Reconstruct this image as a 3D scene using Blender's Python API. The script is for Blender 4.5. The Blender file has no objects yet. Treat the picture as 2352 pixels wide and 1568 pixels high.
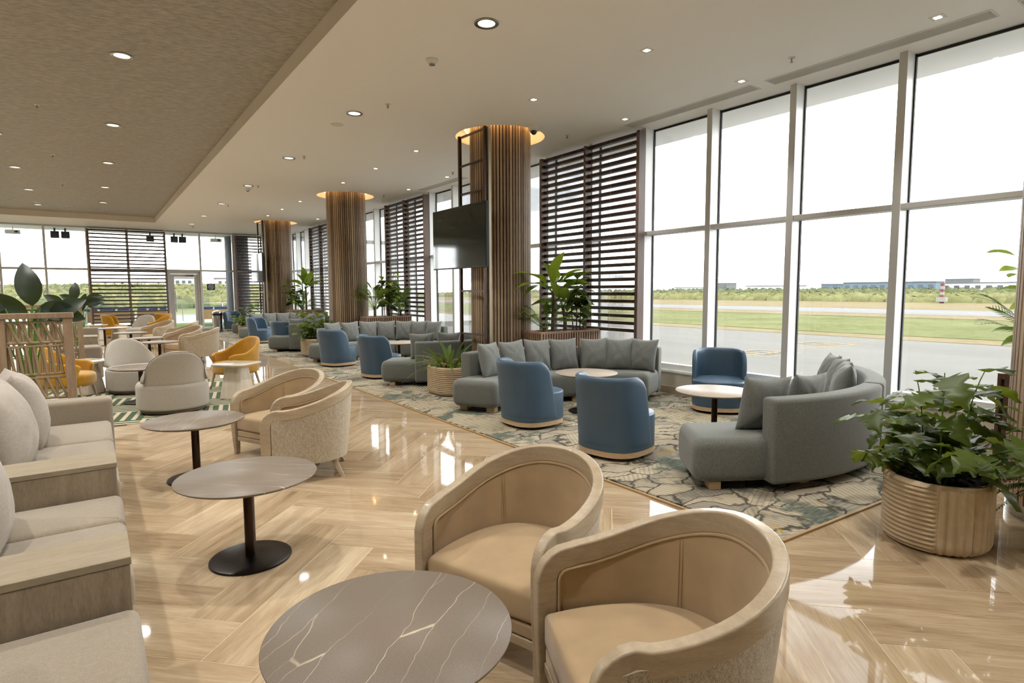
import bpy, math, random
from math import sin, cos, pi, radians, sqrt
from mathutils import Vector, Matrix
random.seed(7)
S = bpy.context.scene
COL = S.collection
H = 3.95          # plain ceiling height
HC = 4.13         # height of the recessed papered ceiling
XW = 7.03         # glass line of the window wall
YF = 26.6         # glass line of the far wall

# ------------------------------------------------------------------ camera
cam_d = bpy.data.cameras.new('camera'); cam = bpy.data.objects.new('camera', cam_d); COL.objects.link(cam)
cam_d.sensor_width = 36.0; cam_d.lens = 36.0*1340/2352; cam_d.clip_end = 4000
_p = radians(4.9688); _r = -0.0043; _yaw = radians(35.6716)
fw = Vector((0, cos(_p), -sin(_p))); up = Vector((0, sin(_p), cos(_p))); rt = Vector((1, 0, 0))
rt2 = rt*cos(_r)+up*sin(_r); up2 = up*cos(_r)-rt*sin(_r)
RZ = Matrix.Rotation(-_yaw, 3, 'Z')
rt2, up2, fw = RZ @ rt2, RZ @ up2, RZ @ fw
M = Matrix(((rt2.x, up2.x, -fw.x, 0), (rt2.y, up2.y, -fw.y, 0), (rt2.z, up2.z, -fw.z, 1.55), (0, 0, 0, 1)))
cam.matrix_world = M
S.camera = cam

# ------------------------------------------------------------------ world: bright overcast sky with soft cloud
W = bpy.data.worlds.new('world'); S.world = W; W.use_nodes = True
nt = W.node_tree; nt.nodes.clear()
def wn(t, **k):
    n = nt.nodes.new(t)
    for a, b in k.items(): setattr(n, a, b)
    return n
tc = wn('ShaderNodeTexCoord'); sep = wn('ShaderNodeSeparateXYZ'); nt.links.new(tc.outputs['Generated'], sep.inputs[0])
zz = wn('ShaderNodeMath', operation='MAXIMUM'); zz.inputs[1].default_value = 0.0; nt.links.new(sep.outputs['Z'], zz.inputs[0])
za = wn('ShaderNodeMath', operation='ADD'); za.inputs[1].default_value = 0.16; nt.links.new(zz.outputs[0], za.inputs[0])
dx = wn('ShaderNodeMath', operation='DIVIDE'); dy = wn('ShaderNodeMath', operation='DIVIDE')
nt.links.new(sep.outputs['X'], dx.inputs[0]); nt.links.new(za.outputs[0], dx.inputs[1])
nt.links.new(sep.outputs['Y'], dy.inputs[0]); nt.links.new(za.outputs[0], dy.inputs[1])
cb = wn('ShaderNodeCombineXYZ'); nt.links.new(dx.outputs[0], cb.inputs[0]); nt.links.new(dy.outputs[0], cb.inputs[1])
nz = wn('ShaderNodeTexNoise'); nz.inputs['Scale'].default_value = 0.62; nz.inputs['Detail'].default_value = 5; nz.inputs['Roughness'].default_value = 0.52
nt.links.new(cb.outputs[0], nz.inputs['Vector'])
cr = wn('ShaderNodeValToRGB'); cr.color_ramp.elements[0].position = 0.37; cr.color_ramp.elements[1].position = 0.60
cr.color_ramp.elements[0].color = (0.108, 0.113, 0.120, 1); cr.color_ramp.elements[1].color = (1.0, 1.0, 1.0, 1)
nt.links.new(nz.outputs['Fac'], cr.inputs[0])
bg = wn('ShaderNodeBackground'); bg.inputs['Strength'].default_value = 5.2; nt.links.new(cr.outputs[0], bg.inputs['Color'])
wo = wn('ShaderNodeOutputWorld'); nt.links.new(bg.outputs[0], wo.inputs['Surface'])

# ------------------------------------------------------------------ exposure
S.view_settings.view_transform = 'Standard'; S.view_settings.look = 'None'
S.view_settings.exposure = 1.1; S.view_settings.gamma = 1.0; S.view_settings.use_curve_mapping = False
S.cycles.use_denoising = True
S.cycles.max_bounces = 7; S.cycles.diffuse_bounces = 6; S.cycles.glossy_bounces = 3; S.cycles.transparent_max_bounces = 8
S.cycles.use_adaptive_sampling = True; S.cycles.adaptive_threshold = 0.05; S.cycles.adaptive_min_samples = 12
S.cycles.sample_clamp_indirect = 6.0; S.cycles.caustics_reflective = False; S.cycles.caustics_refractive = False


# ------------------------------------------------------------------ mesh kit
def sset(o, **k):
    for a, b in k.items(): o[a] = b
    return o
class MB:
    def __init__(s): s.v = []; s.f = []
    def add(s, vs, fs):
        n = len(s.v); s.v += [tuple(p) for p in vs]; s.f += [tuple(n+i for i in f) for f in fs]; return s
    def box(s, x0, y0, z0, x1, y1, z1):
        return s.add([(x0,y0,z0),(x1,y0,z0),(x1,y1,z0),(x0,y1,z0),(x0,y0,z1),(x1,y0,z1),(x1,y1,z1),(x0,y1,z1)],
                     [(0,3,2,1),(4,5,6,7),(0,1,5,4),(1,2,6,5),(2,3,7,6),(3,0,4,7)])
    def obox(s, c, sz, rz=0.0):
        a, b = cos(rz), sin(rz); vs = []
        for k in (-.5, .5):
            for i, j in ((-.5,-.5),(.5,-.5),(.5,.5),(-.5,.5)):
                x, y = i*sz[0], j*sz[1]; vs.append((c[0]+a*x-b*y, c[1]+b*x+a*y, c[2]+k*sz[2]))
        return s.add(vs, [(0,3,2,1),(4,5,6,7),(0,1,5,4),(1,2,6,5),(2,3,7,6),(3,0,4,7)])
    def loft(s, rings, ring_closed=True, caps=True, path_closed=False):
        n = len(rings[0]); vs = [p for r in rings for p in r]; fs = []; m = len(rings)
        for i in range(m if path_closed else m-1):
            a, b = i*n, ((i+1) % m)*n
            for j in range(n if ring_closed else n-1):
                k = (j+1) % n; fs.append((a+j, a+k, b+k, b+j))
        if caps and ring_closed and not path_closed:
            fs.append(tuple(range(n-1, -1, -1))); fs.append(tuple((m-1)*n+j for j in range(n)))
        return s.add(vs, fs)
    def lathe(s, prof, n=24, c=(0,0), caps=True):
        return s.loft([[(c[0]+r*cos(2*pi*j/n), c[1]+r*sin(2*pi*j/n), z) for j in range(n)] for r, z in prof], caps=caps)
    def cyl(s, p0, p1, r0, r1=None, n=12):
        return s.tube([p0, p1], [r0, r0 if r1 is None else r1], n)
    def tube(s, path, rad, n=8, caps=True):
        P = [Vector(p) for p in path]; m = len(P)
        if not hasattr(rad, '__len__'): rad = [rad]*m
        rings = []; ref = None
        for i in range(m):
            t = (P[min(i+1, m-1)]-P[max(i-1, 0)])
            t = t.normalized() if t.length > 1e-9 else Vector((0,0,1))
            if ref is None: ref = Vector((1,0,0)) if abs(t.x) < .9 else Vector((0,1,0))
            u = (ref-t*ref.dot(t)).normalized(); w = t.cross(u); ref = u
            rings.append([P[i]+u*(rad[i]*cos(2*pi*j/n))+w*(rad[i]*sin(2*pi*j/n)) for j in range(n)])
        return s.loft(rings, caps=caps)
    def prism(s, poly, z0, z1):
        return s.loft([[(x, y, z0) for x, y in poly], [(x, y, z1) for x, y in poly]])
    def rprism(s, poly, z0, z1, rt=0.02, rb=0.02, crown=0.0, seg=4, mid=1):
        """poly (counter-clockwise) extruded, with rounded top and bottom edges and an optional crowned top"""
        rings = []
        for k in range(seg+1):
            a = k/seg*pi/2; rings.append([(x, y, z0+rb*(1-sin(a))) if False else (x, y, z0+rb*(1-cos(a))) for x, y in inset(poly, rb*(1-sin(a)))])
        for k in range(1, mid): rings.append([(x, y, z0+rb+(z1-rt-z0-rb)*k/mid) for x, y in poly])
        for k in range(seg+1):
            a = k/seg*pi/2; rings.append([(x, y, z1-rt+rt*sin(a)) for x, y in inset(poly, rt*(1-cos(a)))])
        if crown:
            top = rings[-1]; cx = sum(p[0] for p in top)/len(top); cy = sum(p[1] for p in top)/len(top)
            for q in (.8, .55, .3, .06):
                rings.append([(cx+(p[0]-cx)*q, cy+(p[1]-cy)*q, z1+crown*(1-q**2)) for p in top])
        return s.loft(rings)
    def mesh(s, name, smooth=True, ang=38):
        me = bpy.data.meshes.new(name); me.from_pydata([tuple(p) for p in s.v], [], s.f); me.update()
        if smooth:
            me.polygons.foreach_set('use_smooth', [True]*len(me.polygons))
            if ang < 180: me.set_sharp_from_angle(angle=radians(ang))
        return me
    def build(s, name, m, parent=None, loc=(0,0,0), rot=(0,0,0), smooth=True, ang=38, bevel=0, bseg=2, sub=0):
        return obj(name, s.mesh(name, smooth, ang), m, parent, loc, rot, bevel, bseg, sub)
def obj(name, me, m, parent=None, loc=(0,0,0), rot=(0,0,0), bevel=0, bseg=2, sub=0):
    o = bpy.data.objects.new(name, me); COL.objects.link(o)
    if m is not None and not me.materials: me.materials.append(m)
    if parent is not None: o.parent = parent
    o.location = loc; o.rotation_euler = rot
    if bevel:
        b = o.modifiers.new('bevel', 'BEVEL'); b.width = bevel; b.segments = bseg; b.limit_method = 'ANGLE'; b.harden_normals = False
    if sub:
        q = o.modifiers.new('sub', 'SUBSURF'); q.levels = sub; q.render_levels = sub
    return o
def flatten(o):
    """keep broad faces flat-shaded beside small rounded edges"""
    w = o.modifiers.new('weighted', 'WEIGHTED_NORMAL'); w.keep_sharp = True; w.weight = 80; return o
def inset(poly, d):
    if abs(d) < 1e-9: return list(poly)
    n = len(poly); out = []
    for i in range(n):
        a, b, c = poly[i-1], poly[i], poly[(i+1) % n]
        e1 = (b[0]-a[0], b[1]-a[1]); e2 = (c[0]-b[0], c[1]-b[1])
        l1 = math.hypot(*e1) or 1e-9; l2 = math.hypot(*e2) or 1e-9
        n1 = (-e1[1]/l1, e1[0]/l1); n2 = (-e2[1]/l2, e2[0]/l2)
        k = 1+n1[0]*n2[0]+n1[1]*n2[1]; k = max(k, .35)
        out.append((b[0]+d*(n1[0]+n2[0])/k, b[1]+d*(n1[1]+n2[1])/k))
    return out
def sgnp(v, e): return math.copysign(abs(v)**e, v)
def superell(a, b, n, k=40, cx=0, cy=0):
    return [(cx+a*sgnp(cos(2*pi*i/k), 2/n), cy+b*sgnp(sin(2*pi*i/k), 2/n)) for i in range(k)]
def rrect(x0, y0, x1, y1, r, seg=4):
    out = []
    for cx, cy, a0 in ((x1-r, y1-r, 0), (x0+r, y1-r, 90), (x0+r, y0+r, 180), (x1-r, y0+r, 270)):
        for k in range(seg+1):
            a = radians(a0+90*k/seg); out.append((cx+r*cos(a), cy+r*sin(a)))
    return out
def stadium(hx, r, k=14):
    return [(hx+r*cos(-pi/2+pi*i/k), r*sin(-pi/2+pi*i/k)) for i in range(k+1)]+[(-hx+r*cos(pi/2+pi*i/k), r*sin(pi/2+pi*i/k)) for i in range(k+1)]
def smooth01(t): t = max(0, min(1, t)); return t*t*(3-2*t)
def thing(name, label, cat, loc=(0,0,0), rz=0.0, group=None):
    o = bpy.data.objects.new(name, None); COL.objects.link(o); o.empty_display_size = .1
    o.location = loc; o.rotation_euler = (0, 0, rz); o['label'] = label; o['category'] = cat
    if group: o['group'] = group
    return o
def tag(o, label, cat, group=None):
    o['label'] = label; o['category'] = cat
    if group: o['group'] = group
    return o
def struct(o): o['kind'] = 'structure'; return o
def kids(o): return [c for c in bpy.data.objects if c.parent is o]
_KC = {}
def copy_tree(o, loc=None, rz=None, label=None, group=None, parent=None):
    c = o.copy(); COL.objects.link(c); c.parent = parent
    if loc is not None: c.location = loc
    if rz is not None: c.rotation_euler = (0, 0, rz)
    if label: c['label'] = label
    if group: c['group'] = group
    if o.name not in _KC: _KC[o.name] = list(o.children)
    for ch in _KC[o.name]: copy_tree(ch, parent=c)
    return c
ORD = ['nearest','second nearest','third nearest','fourth nearest','fifth nearest','sixth nearest','seventh nearest','eighth nearest','ninth nearest','tenth nearest','eleventh nearest','twelfth nearest']
ORN = ['first','second','third','fourth','fifth','sixth','seventh','eighth','ninth','tenth','eleventh','twelfth']
# ------------------------------------------------------------------ materials
class NT:
    def __init__(s, name):
        s.m = bpy.data.materials.new(name); s.m.use_nodes = True; s.t = s.m.node_tree; s.t.nodes.clear()
        s.out = s.n('ShaderNodeOutputMaterial'); s.b = s.n('ShaderNodeBsdfPrincipled'); s.l(s.b.outputs[0], s.out.inputs[0])
    def n(s, t, **k):
        q = s.t.nodes.new(t)
        for a, b in k.items():
            if a.startswith('_'): q.inputs[a[1:].replace('_', ' ')].default_value = b
            else: setattr(q, a, b)
        return q
    def l(s, a, b): s.t.links.new(a, b)
    def set(s, **k):
        for a, b in k.items():
            i = s.b.inputs[a.replace('_', ' ')]
            if isinstance(b, bpy.types.NodeSocket): s.l(b, i)
            else: i.default_value = b
        return s
    def coord(s, kind='Object', scale=(1,1,1), rot=(0,0,0), loc=(0,0,0)):
        tcx = s.n('ShaderNodeTexCoord'); mp = s.n('ShaderNodeMapping'); mp.inputs['Scale'].default_value = scale
        mp.inputs['Rotation'].default_value = rot; mp.inputs['Location'].default_value = loc
        s.l(tcx.outputs[kind], mp.inputs[0]); return mp.outputs[0]
    def world(s, scale=(1,1,1), rot=(0,0,0)):
        g = s.n('ShaderNodeNewGeometry'); mp = s.n('ShaderNodeMapping'); mp.inputs['Scale'].default_value = scale; mp.inputs['Rotation'].default_value = rot
        s.l(g.outputs['Position'], mp.inputs[0]); return mp.outputs[0]
    def noise(s, vec, scale, detail=4, rough=.5, dist=0):
        q = s.n('ShaderNodeTexNoise', _Scale=scale, _Detail=detail, _Roughness=rough, _Distortion=dist); s.l(vec, q.inputs['Vector']); return q
    def ramp(s, fac, stops, interp='LINEAR'):
        q = s.n('ShaderNodeValToRGB'); e = q.color_ramp.elements; q.color_ramp.interpolation = interp
        while len(e) < len(stops): e.new(.5)
        for i, (p, c) in enumerate(stops):
            e[i].position = p; e[i].color = (c[0], c[1], c[2], 1) if hasattr(c, '__len__') else (c, c, c, 1)
        s.l(fac, q.inputs[0]); return q.outputs[0]
    def math(s, op, a, b=None, c=None):
        q = s.n('ShaderNodeMath', operation=op)
        for i, v in enumerate((a, b, c)):
            if v is None: continue
            if isinstance(v, bpy.types.NodeSocket): s.l(v, q.inputs[i])
            else: q.inputs[i].default_value = v
        return q.outputs[0]
    def mix(s, fac, a, b, mode='MIX'):
        q = s.n('ShaderNodeMix', data_type='RGBA', blend_type=mode)
        for i, v in ((0, fac), (6, a), (7, b)):
            if isinstance(v, bpy.types.NodeSocket): s.l(v, q.inputs[i])
            elif i == 0: q.inputs[0].default_value = v
            else: q.inputs[i].default_value = (*v, 1)
        return q.outputs[2]
    def bump(s, h, strength, dist=.01):
        q = s.n('ShaderNodeBump'); q.inputs['Strength'].default_value = strength; q.inputs['Distance'].default_value = dist
        s.l(h, q.inputs['Height']); s.l(q.outputs[0], s.b.inputs['Normal']); return s
def hexc(h):
    r = [int(h[i:i+2], 16)/255 for i in (0, 2, 4)]
    return tuple(c/12.92 if c <= .04045 else ((c+.055)/1.055)**2.4 for c in r)
def mplain(name, col, rough=.5, metal=0.0, spec=.5, var=0.0, vscale=8.0, bump=0.0, bscale=60.0, coat=0.0, sheen=0.0):
    q = NT(name); col = hexc(col) if isinstance(col, str) else col
    q.set(Base_Color=(*col, 1), Roughness=rough, Metallic=metal, Specular_IOR_Level=spec, Coat_Weight=coat, Sheen_Weight=sheen)
    if var:
        c = q.coord('Object'); nz = q.noise(c, vscale, 4)
        q.set(Base_Color=q.ramp(nz.outputs[0], [(.3, [x*(1-var) for x in col]), (.7, [min(1, x*(1+var)) for x in col])]))
    if bump:
        c = q.coord('Object'); nz = q.noise(c, bscale, 3); q.bump(nz.outputs[0], bump, .004)
    return q.m
def mwood(name, dark, light, scale=(1.2, 1.2, 9), rough=.45, ns=6.0, bump=.05, spec=.4, rnd=.0, coat=0.0):
    """grain runs along the axis with the smallest scale"""
    q = NT(name); c = q.coord('Object', scale)
    big = q.noise(c, ns, 5, .6, .6)
    fine = q.noise(q.coord('Object', tuple(x*5 for x in scale)), ns*1.6, 3, .6)
    k = q.math('ADD', q.math('MULTIPLY', big.outputs[0], .6), q.math('MULTIPLY', fine.outputs[0], .4))
    if rnd:
        oi = q.n('ShaderNodeObjectInfo'); k = q.math('ADD', k, q.math('MULTIPLY', q.math('SUBTRACT', oi.outputs['Random'], .5), rnd))
    q.set(Base_Color=q.ramp(k, [(.34, hexc(dark)), (.66, hexc(light))]), Roughness=rough, Specular_IOR_Level=spec, Coat_Weight=coat)
    q.bump(fine.outputs[0], bump, .002); return q.m
def mweave(name, dark, light, scale=260.0, rough=.9, bump=.25, mottling=.12, stretch=(1,1,1)):
    q = NT(name); c = q.coord('Object', stretch)
    a = q.noise(c, scale, 2, .7); b = q.noise(c, scale*.23, 3, .6)
    k = q.math('ADD', q.math('MULTIPLY', a.outputs[0], .7), q.math('MULTIPLY', b.outputs[0], .3))
    q.set(Base_Color=q.ramp(k, [(.38, hexc(dark)), (.62, hexc(light))]), Roughness=rough, Specular_IOR_Level=.2, Sheen_Weight=.25)
    q.bump(a.outputs[0], bump, .002); return q.m

def mtravertine(name, ang):
    q = NT(name)
    c = q.world((1, 1, 1), (0, 0, -ang))                    # x axis along the plank
    oi = q.n('ShaderNodeObjectInfo'); ge = q.n('ShaderNodeNewGeometry')
    rnd = q.math('FRACT', q.math('ADD', oi.outputs['Random'], ge.outputs['Random Per Island']))
    off = q.n('ShaderNodeVectorMath', operation='ADD'); q.l(c, off.inputs[0])
    cmb = q.n('ShaderNodeCombineXYZ'); q.l(q.math('MULTIPLY', rnd, 37.0), cmb.inputs[0]); q.l(q.math('MULTIPLY', rnd, 11.0), cmb.inputs[1]); q.l(cmb.outputs[0], off.inputs[1])
    def mp(sx, sy):
        m = q.n('ShaderNodeMapping'); m.inputs['Scale'].default_value = (sx, sy, 1); q.l(off.outputs[0], m.inputs[0]); return m.outputs[0]
    band = q.noise(mp(.7, 4.5), 1.0, 5, .55, 1.4)
    fine = q.noise(mp(3.5, 52), 1.0, 7, .75, 1.2)
    pit = q.noise(mp(20, 75), 1.0, 5, .7, 1.0)
    k = q.math('ADD', q.math('MULTIPLY', band.outputs[0], .55), q.math('MULTIPLY', fine.outputs[0], .45))
    k = q.math('ADD', k, q.math('MULTIPLY', q.math('SUBTRACT', rnd, .5), .10))
    col = q.ramp(k, [(.28, hexc('705d47')), (.40, hexc('957f63')), (.52, hexc('a99477')), (.68, hexc('c2b093'))])
    vein = q.ramp(pit.outputs[0], [(.60, 0), (.70, 1)])
    vm = q.math('MULTIPLY', vein, q.ramp(band.outputs[0], [(.30, 1), (.48, 0)]))
    col = q.mix(q.math('MULTIPLY', vm, .7), col, hexc('5f4a30'))
    lm = q.math('MULTIPLY', q.ramp(pit.outputs[0], [(.68, 0), (.74, 1)]), .5)
    col = q.mix(lm, col, hexc('e2cfae'))
    q.set(Base_Color=col, Roughness=q.ramp(fine.outputs[0], [(.3, .02), (.8, .075)]), Specular_IOR_Level=.55)
    rip = q.noise(q.world((1, 1, 1)), 1.7, 2, .5); q.bump(rip.outputs[0], .06, .02)
    return q.m

def mcarpet():
    q = NT('botanical_carpet')
    c0 = q.world()
    wn1 = q.noise(c0, 1.5, 4, .55)
    wv = q.n('ShaderNodeVectorMath', operation='MULTIPLY_ADD'); wv.inputs[1].default_value = (.8, .8, 0); q.l(wn1.outputs['Color'], wv.inputs[0]); q.l(c0, wv.inputs[2])
    def vor(feature, scale, sx, sy, rot):
        m = q.n('ShaderNodeMapping'); m.inputs['Scale'].default_value = (sx, sy, 1); m.inputs['Rotation'].default_value = (0, 0, rot); q.l(wv.outputs[0], m.inputs[0])
        v = q.n('ShaderNodeTexVoronoi', feature=feature, voronoi_dimensions='2D', _Scale=scale); q.l(m.outputs[0], v.inputs['Vector']); return v
    ve = vor('DISTANCE_TO_EDGE', 3.2, .75, 1.6, .7); vc = vor('F1', 3.2, .75, 1.6, .7)
    big = vor('F1', .95, 1, 1.2, .2); bige = vor('DISTANCE_TO_EDGE', .95, 1, 1.2, .2)
    sepc = q.n('ShaderNodeSeparateColor'); q.l(vc.outputs['Color'], sepc.inputs[0])
    sepb = q.n('ShaderNodeSeparateColor'); q.l(big.outputs['Color'], sepb.inputs[0])
    vr = q.n('ShaderNodeVectorRotate', rotation_type='Z_AXIS'); q.l(c0, vr.inputs['Vector']); q.l(q.math('MULTIPLY', sepc.outputs[0], 6.28), vr.inputs['Angle'])
    hair = q.n('ShaderNodeTexWave', wave_type='BANDS', _Scale=8.0, _Distortion=.7, _Detail=1.0); q.l(vr.outputs[0], hair.inputs['Vector'])
    # fans of radiating ribs inside some of the big cells
    vr2 = q.n('ShaderNodeVectorRotate', rotation_type='Z_AXIS'); q.l(c0, vr2.inputs['Vector']); q.l(q.math('MULTIPLY', sepb.outputs[0], 6.28), vr2.inputs['Angle'])
    fan = q.n('ShaderNodeTexWave', wave_type='BANDS', _Scale=6.5, _Distortion=1.6, _Detail=1.0); fan.inputs['Detail Scale'].default_value = .8; q.l(vr2.outputs[0], fan.inputs['Vector'])
    fib = q.noise(q.world((170, 170, 1)), 1.0, 2); streak = q.noise(q.world((9, 60, 1), (0, 0, .8)), 1.0, 3, .7)
    p1 = q.noise(q.world((1, 1, 1), (0, 0, 1)), 1.3, 5, .65); p2 = q.noise(q.world((1, 1, 1), (0, 0, 2)), 2.6, 6, .75); p3 = q.noise(q.world((1, 1, 1), (0, 0, 3)), .8, 4, .6)
    f_ = q.ramp(fib.outputs[0], [(.3, 0), (.7, 1)])
    cream = q.mix(f_, hexc('968b77'), hexc('b8ad96'))
    tan = q.mix(f_, hexc('7e786a'), hexc('9a9383'))
    base = q.mix(q.ramp(sepc.outputs[2], [(.55, 0), (.8, 1)]), cream, tan)
    hl = q.math('MULTIPLY', q.ramp(hair.outputs['Fac'], [(.10, 1), (.30, 0)]), .36); base = q.mix(hl, base, hexc('4f4b42'))
    base = q.mix(q.math('MULTIPLY', q.ramp(ve.outputs['Distance'], [(.02, 1), (.075, 0)]), .92), base, hexc('3d3a33'))
    teal = q.mix(q.ramp(streak.outputs[0], [(.4, 0), (.6, 1)]), hexc('414c4a'), hexc('6b705d'))
    base = q.mix(q.ramp(p1.outputs[0], [(.53, 0), (.60, 1)]), base, teal)
    fanm = q.math('MULTIPLY', q.ramp(sepb.outputs[1], [(.60, 0), (.62, 1)]), q.ramp(bige.outputs['Distance'], [(.10, 0), (.13, 1)]))
    fcol = q.mix(q.ramp(fan.outputs['Fac'], [(.42, 0), (.55, 1)]), hexc('4d493e'), hexc('c6bb9f'))
    base = q.mix(fanm, base, fcol)
    base = q.mix(q.math('MULTIPLY', q.ramp(p2.outputs[0], [(.63, 0), (.65, 1)]), q.ramp(p3.outputs[0], [(.46, 0), (.54, 1)])), base, hexc('a8842c'))
    sh = q.noise(q.world((1, 1, 1), (0, 0, 4)), 3.2, 5, .7); base = q.mix(q.ramp(sh.outputs[0], [(.50, 0), (.62, .55)]), base, hexc('55544b'))
    q.set(Base_Color=base, Roughness=.95, Specular_IOR_Level=.1)
    q.bump(fib.outputs[0], .4, .004); return q.m

def mrug():
    q = NT('green_lattice_rug'); c = q.world((1, 1, 1), (0, 0, radians(11)))
    def cell(scale):
        s = q.n('ShaderNodeVectorMath', operation='SCALE'); s.inputs['Scale'].default_value = scale; q.l(c, s.inputs[0]); return s.outputs[0]
    ck = q.n('ShaderNodeTexChecker', _Scale=1.0); ck.inputs[1].default_value = (0, 0, 0, 1); ck.inputs[2].default_value = (1, 1, 1, 1); q.l(cell(1.7), ck.inputs[0])
    sp = q.n('ShaderNodeSeparateXYZ'); q.l(cell(1.7*5), sp.inputs[0])
    sx = q.math('GREATER_THAN', q.math('FRACT', sp.outputs[0]), .42); sy = q.math('GREATER_THAN', q.math('FRACT', sp.outputs[1]), .42)
    ckv = q.n('ShaderNodeSeparateColor'); q.l(ck.outputs[0], ckv.inputs[0])
    f = q.n('ShaderNodeMix'); q.l(ckv.outputs[0], f.inputs[0]); q.l(sx, f.inputs[2]); q.l(sy, f.inputs[3])
    fib = q.noise(q.world((140, 140, 1)), 1.0, 2)
    gr = q.mix(fib.outputs[0], hexc('3d4c38'), hexc('55634d')); cr_ = q.mix(fib.outputs[0], hexc('a89c86'), hexc('c0b49e'))
    q.set(Base_Color=q.mix(f.outputs[0], cr_, gr), Roughness=.95, Specular_IOR_Level=.1); return q.m

def mweavepaper():
    q = NT('woven_ceiling_paper'); c = q.world((1, 1, 1), (0, 0, radians(20)))
    br = q.n('ShaderNodeTexBrick', offset=.5, squash=1.0, _Scale=14.0); br.inputs['Mortar Size'].default_value = .02; br.inputs['Bias'].default_value = 0
    br.inputs['Color1'].default_value = (*hexc('8f8b82'), 1); br.inputs['Color2'].default_value = (*hexc('b8b3a9'), 1); br.inputs['Mortar'].default_value = (*hexc('a39e95'), 1)
    br.inputs['Brick Width'].default_value = .9; br.inputs['Row Height'].default_value = .28; q.l(c, br.inputs['Vector'])
    nz = q.noise(q.world((6, 40, 1), (0, 0, radians(-25))), 1.0, 3)
    col = q.mix(.3, br.outputs['Color'], q.ramp(nz.outputs[0], [(.35, hexc('8a857b')), (.65, hexc('bcb7ad'))]))
    q.set(Base_Color=col, Roughness=.55, Specular_IOR_Level=.35); q.bump(br.outputs['Fac'], .1, .003); return q.m

def mstone(name, base, vein, amt=1.0):
    q = NT(name); oi = q.n('ShaderNodeObjectInfo')
    tcx = q.n('ShaderNodeTexCoord'); ad = q.n('ShaderNodeVectorMath', operation='ADD'); q.l(tcx.outputs['Object'], ad.inputs[0])
    cmb = q.n('ShaderNodeCombineXYZ'); q.l(q.math('MULTIPLY', oi.outputs['Random'], 9.0), cmb.inputs[0]); q.l(q.math('MULTIPLY', oi.outputs['Random'], 5.0), cmb.inputs[1]); q.l(cmb.outputs[0], ad.inputs[1])
    wz = q.noise(ad.outputs[0], 2.2, 4, .6)
    wv = q.n('ShaderNodeVectorMath', operation='MULTIPLY_ADD'); wv.inputs[1].default_value = (.14, .14, 0); q.l(wz.outputs['Color'], wv.inputs[0]); q.l(ad.outputs[0], wv.inputs[2])
    m = q.n('ShaderNodeMapping'); m.inputs['Rotation'].default_value = (0, 0, radians(-18)); m.inputs['Scale'].default_value = (.42, 3.6, 1); q.l(wv.outputs[0], m.inputs[0])
    v = q.n('ShaderNodeTexVoronoi', feature='DISTANCE_TO_EDGE', voronoi_dimensions='2D', _Scale=2.6); q.l(m.outputs[0], v.inputs['Vector'])
    ln = q.ramp(v.outputs['Distance'], [(.003, 1), (.012, 0)])
    fade = q.ramp(q.noise(ad.outputs[0], 3.0, 3).outputs[0], [(.38, .15), (.58, 1)])
    sp = q.noise(ad.outputs[0], 140, 2)
    bs = q.ramp(sp.outputs[0], [(.3, [x*.92 for x in hexc(base)]), (.7, [x*1.06 for x in hexc(base)])])
    q.set(Base_Color=q.mix(q.math('MULTIPLY', q.math('MULTIPLY', ln, fade), .8*amt), bs, hexc(vein)), Roughness=.42, Specular_IOR_Level=.35); return q.m

def mleaf(name, dark, light, rough=.4, trans=.28):
    q = NT(name); oi = q.n('ShaderNodeObjectInfo'); nz = q.noise(q.coord('Object'), 9, 3)
    k = q.math('ADD', q.math('MULTIPLY', oi.outputs['Random'], .6), q.math('MULTIPLY', nz.outputs[0], .4))
    col = q.ramp(k, [(.15, hexc(dark)), (.85, hexc(light))])
    q.set(Base_Color=col, Roughness=rough, Specular_IOR_Level=.5)
    tr = q.n('ShaderNodeBsdfTranslucent'); q.l(q.mix(.5, col, (.5, .6, .05), 'MIX'), tr.inputs[0])
    mx = q.n('ShaderNodeMixShader'); mx.inputs[0].default_value = trans; q.l(q.b.outputs[0], mx.inputs[1]); q.l(tr.outputs[0], mx.inputs[2]); q.l(mx.outputs[0], q.out.inputs[0]); return q.m

def mglass(name, tint=(.97, .985, .98), refl=.5):
    q = NT(name); q.t.nodes.remove(q.b)
    tp = q.n('ShaderNodeBsdfTransparent'); tp.inputs[0].default_value = (*tint, 1)
    gl = q.n('ShaderNodeBsdfGlossy'); gl.inputs['Roughness'].default_value = 0.0
    fr = q.n('ShaderNodeFresnel'); fr.inputs[0].default_value = 1.45
    mx = q.n('ShaderNodeMixShader'); q.l(q.math('MULTIPLY', fr.outputs[0], refl), mx.inputs[0]); q.l(tp.outputs[0], mx.inputs[1]); q.l(gl.outputs[0], mx.inputs[2]); q.l(mx.outputs[0], q.out.inputs[0]); return q.m
def memit(name, col, st):
    q = NT(name); q.set(Base_Color=(*col, 1), Emission_Color=(*col, 1), Emission_Strength=st); return q.m

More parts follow.
